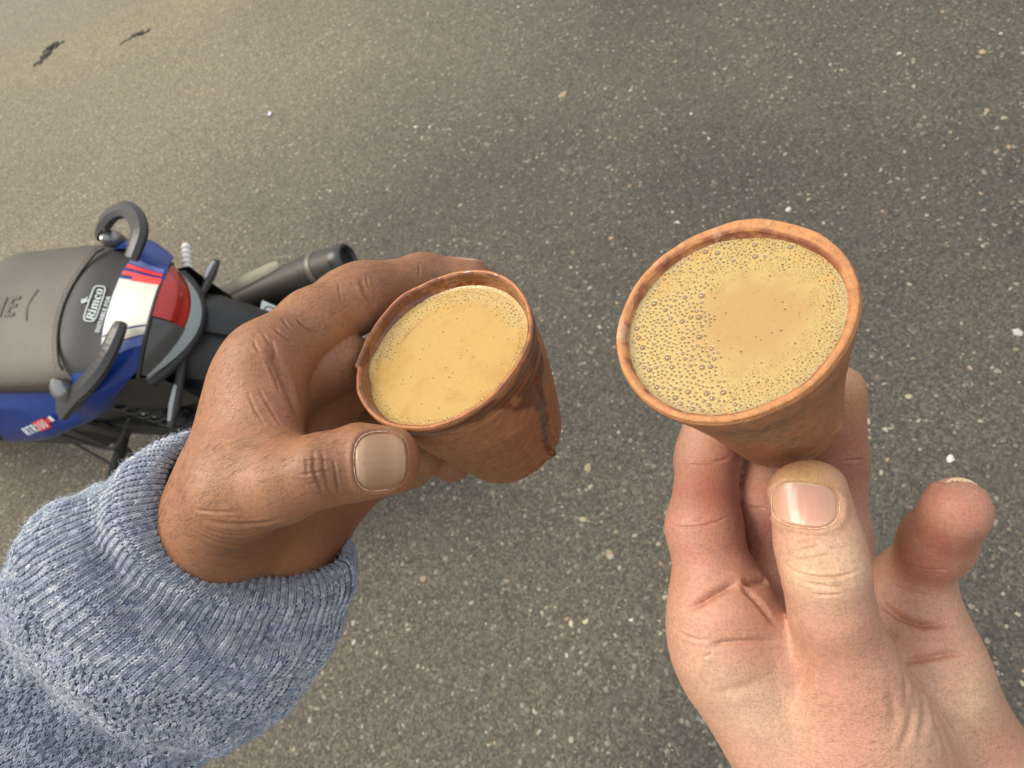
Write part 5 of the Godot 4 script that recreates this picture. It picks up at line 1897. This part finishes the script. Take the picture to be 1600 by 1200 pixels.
	for s in [-1.0, 1.0]:
		put("swingarm", bar([Vector3(-0.05, 0.31, 0.10 * s), Vector3(0.25, 0.34, 0.10 * s), Vector3(0.5, 0.38, 0.085 * s)], [0.016, 0.02, 0.022], [0.028, 0.03, 0.03], Vector3.UP, 8, 4.0), grimy, t)
		var shock := put("shock_absorber", bar([Vector3(0.03, 0.36, 0.125 * s), Vector3(0.06, 0.5, 0.125 * s), Vector3(0.10, 0.68, 0.125 * s)], [0.013, 0.015, 0.018], [0.013, 0.015, 0.018], Vector3(1, 0, 0), 12), mat(lin(0.11, 0.11, 0.11), 0.35, 0.5), t)
		var coil := []
		for k in 97:
			var a := k * TAU / 12.0
			var c := Vector3(0.038, 0.40, 0.125 * s).lerp(Vector3(0.088, 0.63, 0.125 * s), k / 96.0)
			coil.append(c + Vector3(cos(a), 0, sin(a)) * 0.027)
		put("coil", tube(coil, 0.005, 6), mat(lin(0.04, 0.04, 0.04), 0.5, 0.2), shock)
		put("foot_peg", bar([Vector3(0.30, 0.40, 0.12 * s), Vector3(0.30, 0.40, 0.19 * s), Vector3(0.30, 0.402, 0.27 * s)], [0.012, 0.016, 0.015], [0.012, 0.013, 0.012], Vector3.UP, 10), rubber, t)
		put("peg_bracket", facet(bar([Vector3(0.42, 0.56, 0.13 * s), Vector3(0.34, 0.47, 0.14 * s), Vector3(0.30, 0.395, 0.14 * s)], [0.012, 0.012, 0.014], [0.02, 0.018, 0.02], Vector3(1, 0, 0), 8, 4.0)), grimy, t)
		put("fork", tube([Vector3(1.3, 0.30, 0.09 * s), Vector3(1.02, 0.92, 0.09 * s)], 0.019, 14), steel, t)
		var grip := put("handlebar", tube(spline([Vector3(1.0, 0.97, 0.03 * s), Vector3(0.97, 1.0, 0.15 * s), Vector3(0.88, 1.0, 0.33 * s)], 5), 0.011, 10), black, t)
		put("grip", tube([Vector3(0.94, 1.0, 0.22 * s), Vector3(0.875, 1.0, 0.345 * s)], 0.017, 12), rubber, grip)
	var hugger := PackedVector3Array()
	for j in 20:
		var a := lerpf(0.15 * PI, 0.98 * PI, j / 19.0)
		for i in 13:
			var w := -1.0 + i / 6.0
			var rr := 0.355 - 0.03 * pow(absf(w), 4.0)
			hugger.append(Vector3(cos(a) * rr, 0.315 + sin(a) * rr, w * 0.105))
	put("inner_fender", sheet(13, 20, hugger, false), black, t)
	for s in [-1.0, 1.0]:
		var flank := PackedVector3Array()
		for j in 9:
			for i in 15:
				var u := i / 14.0
				var v := j / 8.0
				flank.append(Vector3(lerpf(-0.13, 0.42, u), lerpf(lerpf(0.75, 0.66, u), lerpf(0.60, 0.44, u), v), s * (0.128 + 0.02 * sin(v * PI) * sin(u * PI))))
		put("under_cover", sheet(15, 9, flank, false), black, t)
	put("chain_cover", facet(bar([Vector3(-0.06, 0.335, -0.125), Vector3(0.2, 0.40, -0.125), Vector3(0.45, 0.42, -0.12)], [0.012, 0.014, 0.014], [0.04, 0.035, 0.04], Vector3.UP, 8, 4.0)), black, t)
	for k in 40:
		var u := k / 39.0
		put("chain_link", block(Vector3(0.011, 0.009, 0.006), 0.002), mat(lin(0.09, 0.08, 0.07), 0.45, 0.7), t, Transform3D(Basis(), Vector3(lerpf(0.0, 0.52, u), lerpf(0.272, 0.345, u) - 0.012 * sin(u * PI), -0.105)))
	put("gear_lever", tube(spline([Vector3(0.55, 0.33, -0.15), Vector3(0.42, 0.315, -0.20), Vector3(0.33, 0.32, -0.235), Vector3(0.30, 0.32, -0.26)], 4), 0.005, 8), grimy, t)
	put("brake_cable", tube(spline([Vector3(0.10, 0.58, -0.155), Vector3(0.2, 0.50, -0.20), Vector3(0.32, 0.44, -0.19), Vector3(0.5, 0.42, -0.15)], 5), 0.005, 8), rubber, t)
	put("side_stand", tube(spline([Vector3(0.48, 0.26, -0.12), Vector3(0.42, 0.15, -0.20), Vector3(0.36, 0.075, -0.262)], 4), 0.012, 10), grimy, t)
	put("stand_bar", tube([Vector3(0.30, 0.27, -0.05), Vector3(0.30, 0.17, -0.16)], 0.011, 10), grimy, t)
	put("tank", lathe_tank(), paint, t)
	put("engine", facet(block(Vector3(0.42, 0.36, 0.26), 0.05)), grimy, t, Transform3D(Basis(Vector3(0, 0, 1), 0.15), Vector3(0.66, 0.40, 0)))
	for k in 7:
		put("cooling_fin", block(Vector3(0.2, 0.008, 0.24), 0.002), grimy, t, Transform3D(Basis(Vector3(0, 0, 1), 0.2), Vector3(0.80 + k * 0.004, 0.56 + k * 0.02, 0)))
	put("frame_tube", tube(spline([Vector3(1.02, 0.88, 0), Vector3(0.7, 0.74, 0), Vector3(0.35, 0.72, 0), Vector3(-0.1, 0.76, 0)], 4), 0.03, 10), black, t)
	put("under_tray", facet(block(Vector3(0.50, 0.10, 0.20), 0.03)), black, t, Transform3D(Basis(), Vector3(0.13, 0.69, 0)))
	put("head_lamp", lathe([[0.03, -0.10], [0.075, -0.06], [0.09, 0.0], [0.085, 0.03], [0.05, 0.045], [0.0, 0.05]], 24), mat(lin(0.4, 0.42, 0.44), 0.15), t, along(Vector3(1.12, 0.88, 0), Vector3(1.3, 0.85, 0)))
	put("front_mudguard", sheet(9, 14, front_guard(), false), paint, t)


func front_guard() -> PackedVector3Array:
	var pts := PackedVector3Array()
	for j in 14:
		var a := lerpf(0.3, 2.6, j / 13.0)
		for i in 9:
			var s := -1.0 + i / 4.0
			var r := 0.325 - 0.02 * s * s
			pts.append(Vector3(1.3 + cos(a) * r, 0.3 + sin(a) * r, s * 0.06))
	return pts


func lathe_tank() -> ArrayMesh:
	var pts := PackedVector3Array()
	for j in 20:
		var k := j / 19.0
		var x := lerpf(0.58, 1.02, k)
		var w := 0.10 + 0.07 * sin(PI * pow(k, 0.8))
		var top := 0.83 + 0.12 * sin(PI * clampf(k * 0.75 + 0.12, 0, 1))
		for i in 28:
			var a := TAU * i / 28
			pts.append(Vector3(x, lerpf(0.70, top, 0.5 + 0.5 * signf(sin(a)) * pow(absf(sin(a)), 0.7)), signf(cos(a)) * pow(absf(cos(a)), 0.8) * w))
	return sheet(28, 20, pts, true, PackedColorArray(), true, true)


func litter() -> void:
	var at := Vector3(-0.326, 0, -3.145)
	var pts := PackedVector3Array()
	for j in 6:
		for i in 7:
			var q := Vector2(i / 6.0 - 0.5, j / 5.0 - 0.5)
			pts.append(Vector3(q.x * 0.022, 0.003 + 0.004 * noise.get_noise_2d(q.x * 300.0, q.y * 300.0 + 8.0) + 0.003 * q.x * q.x * 8.0, q.y * 0.016))
	var o := put("paper_scrap", sheet(7, 6, pts, false), mat(lin(0.72, 0.60, 0.78), 0.5), self, Transform3D(Basis(Vector3.UP, 0.7), at + Vector3(0, road_height(at.x, at.z), 0)))
	tag(o, "tiny pale violet scrap of wrapper lying alone on the asphalt", "litter")
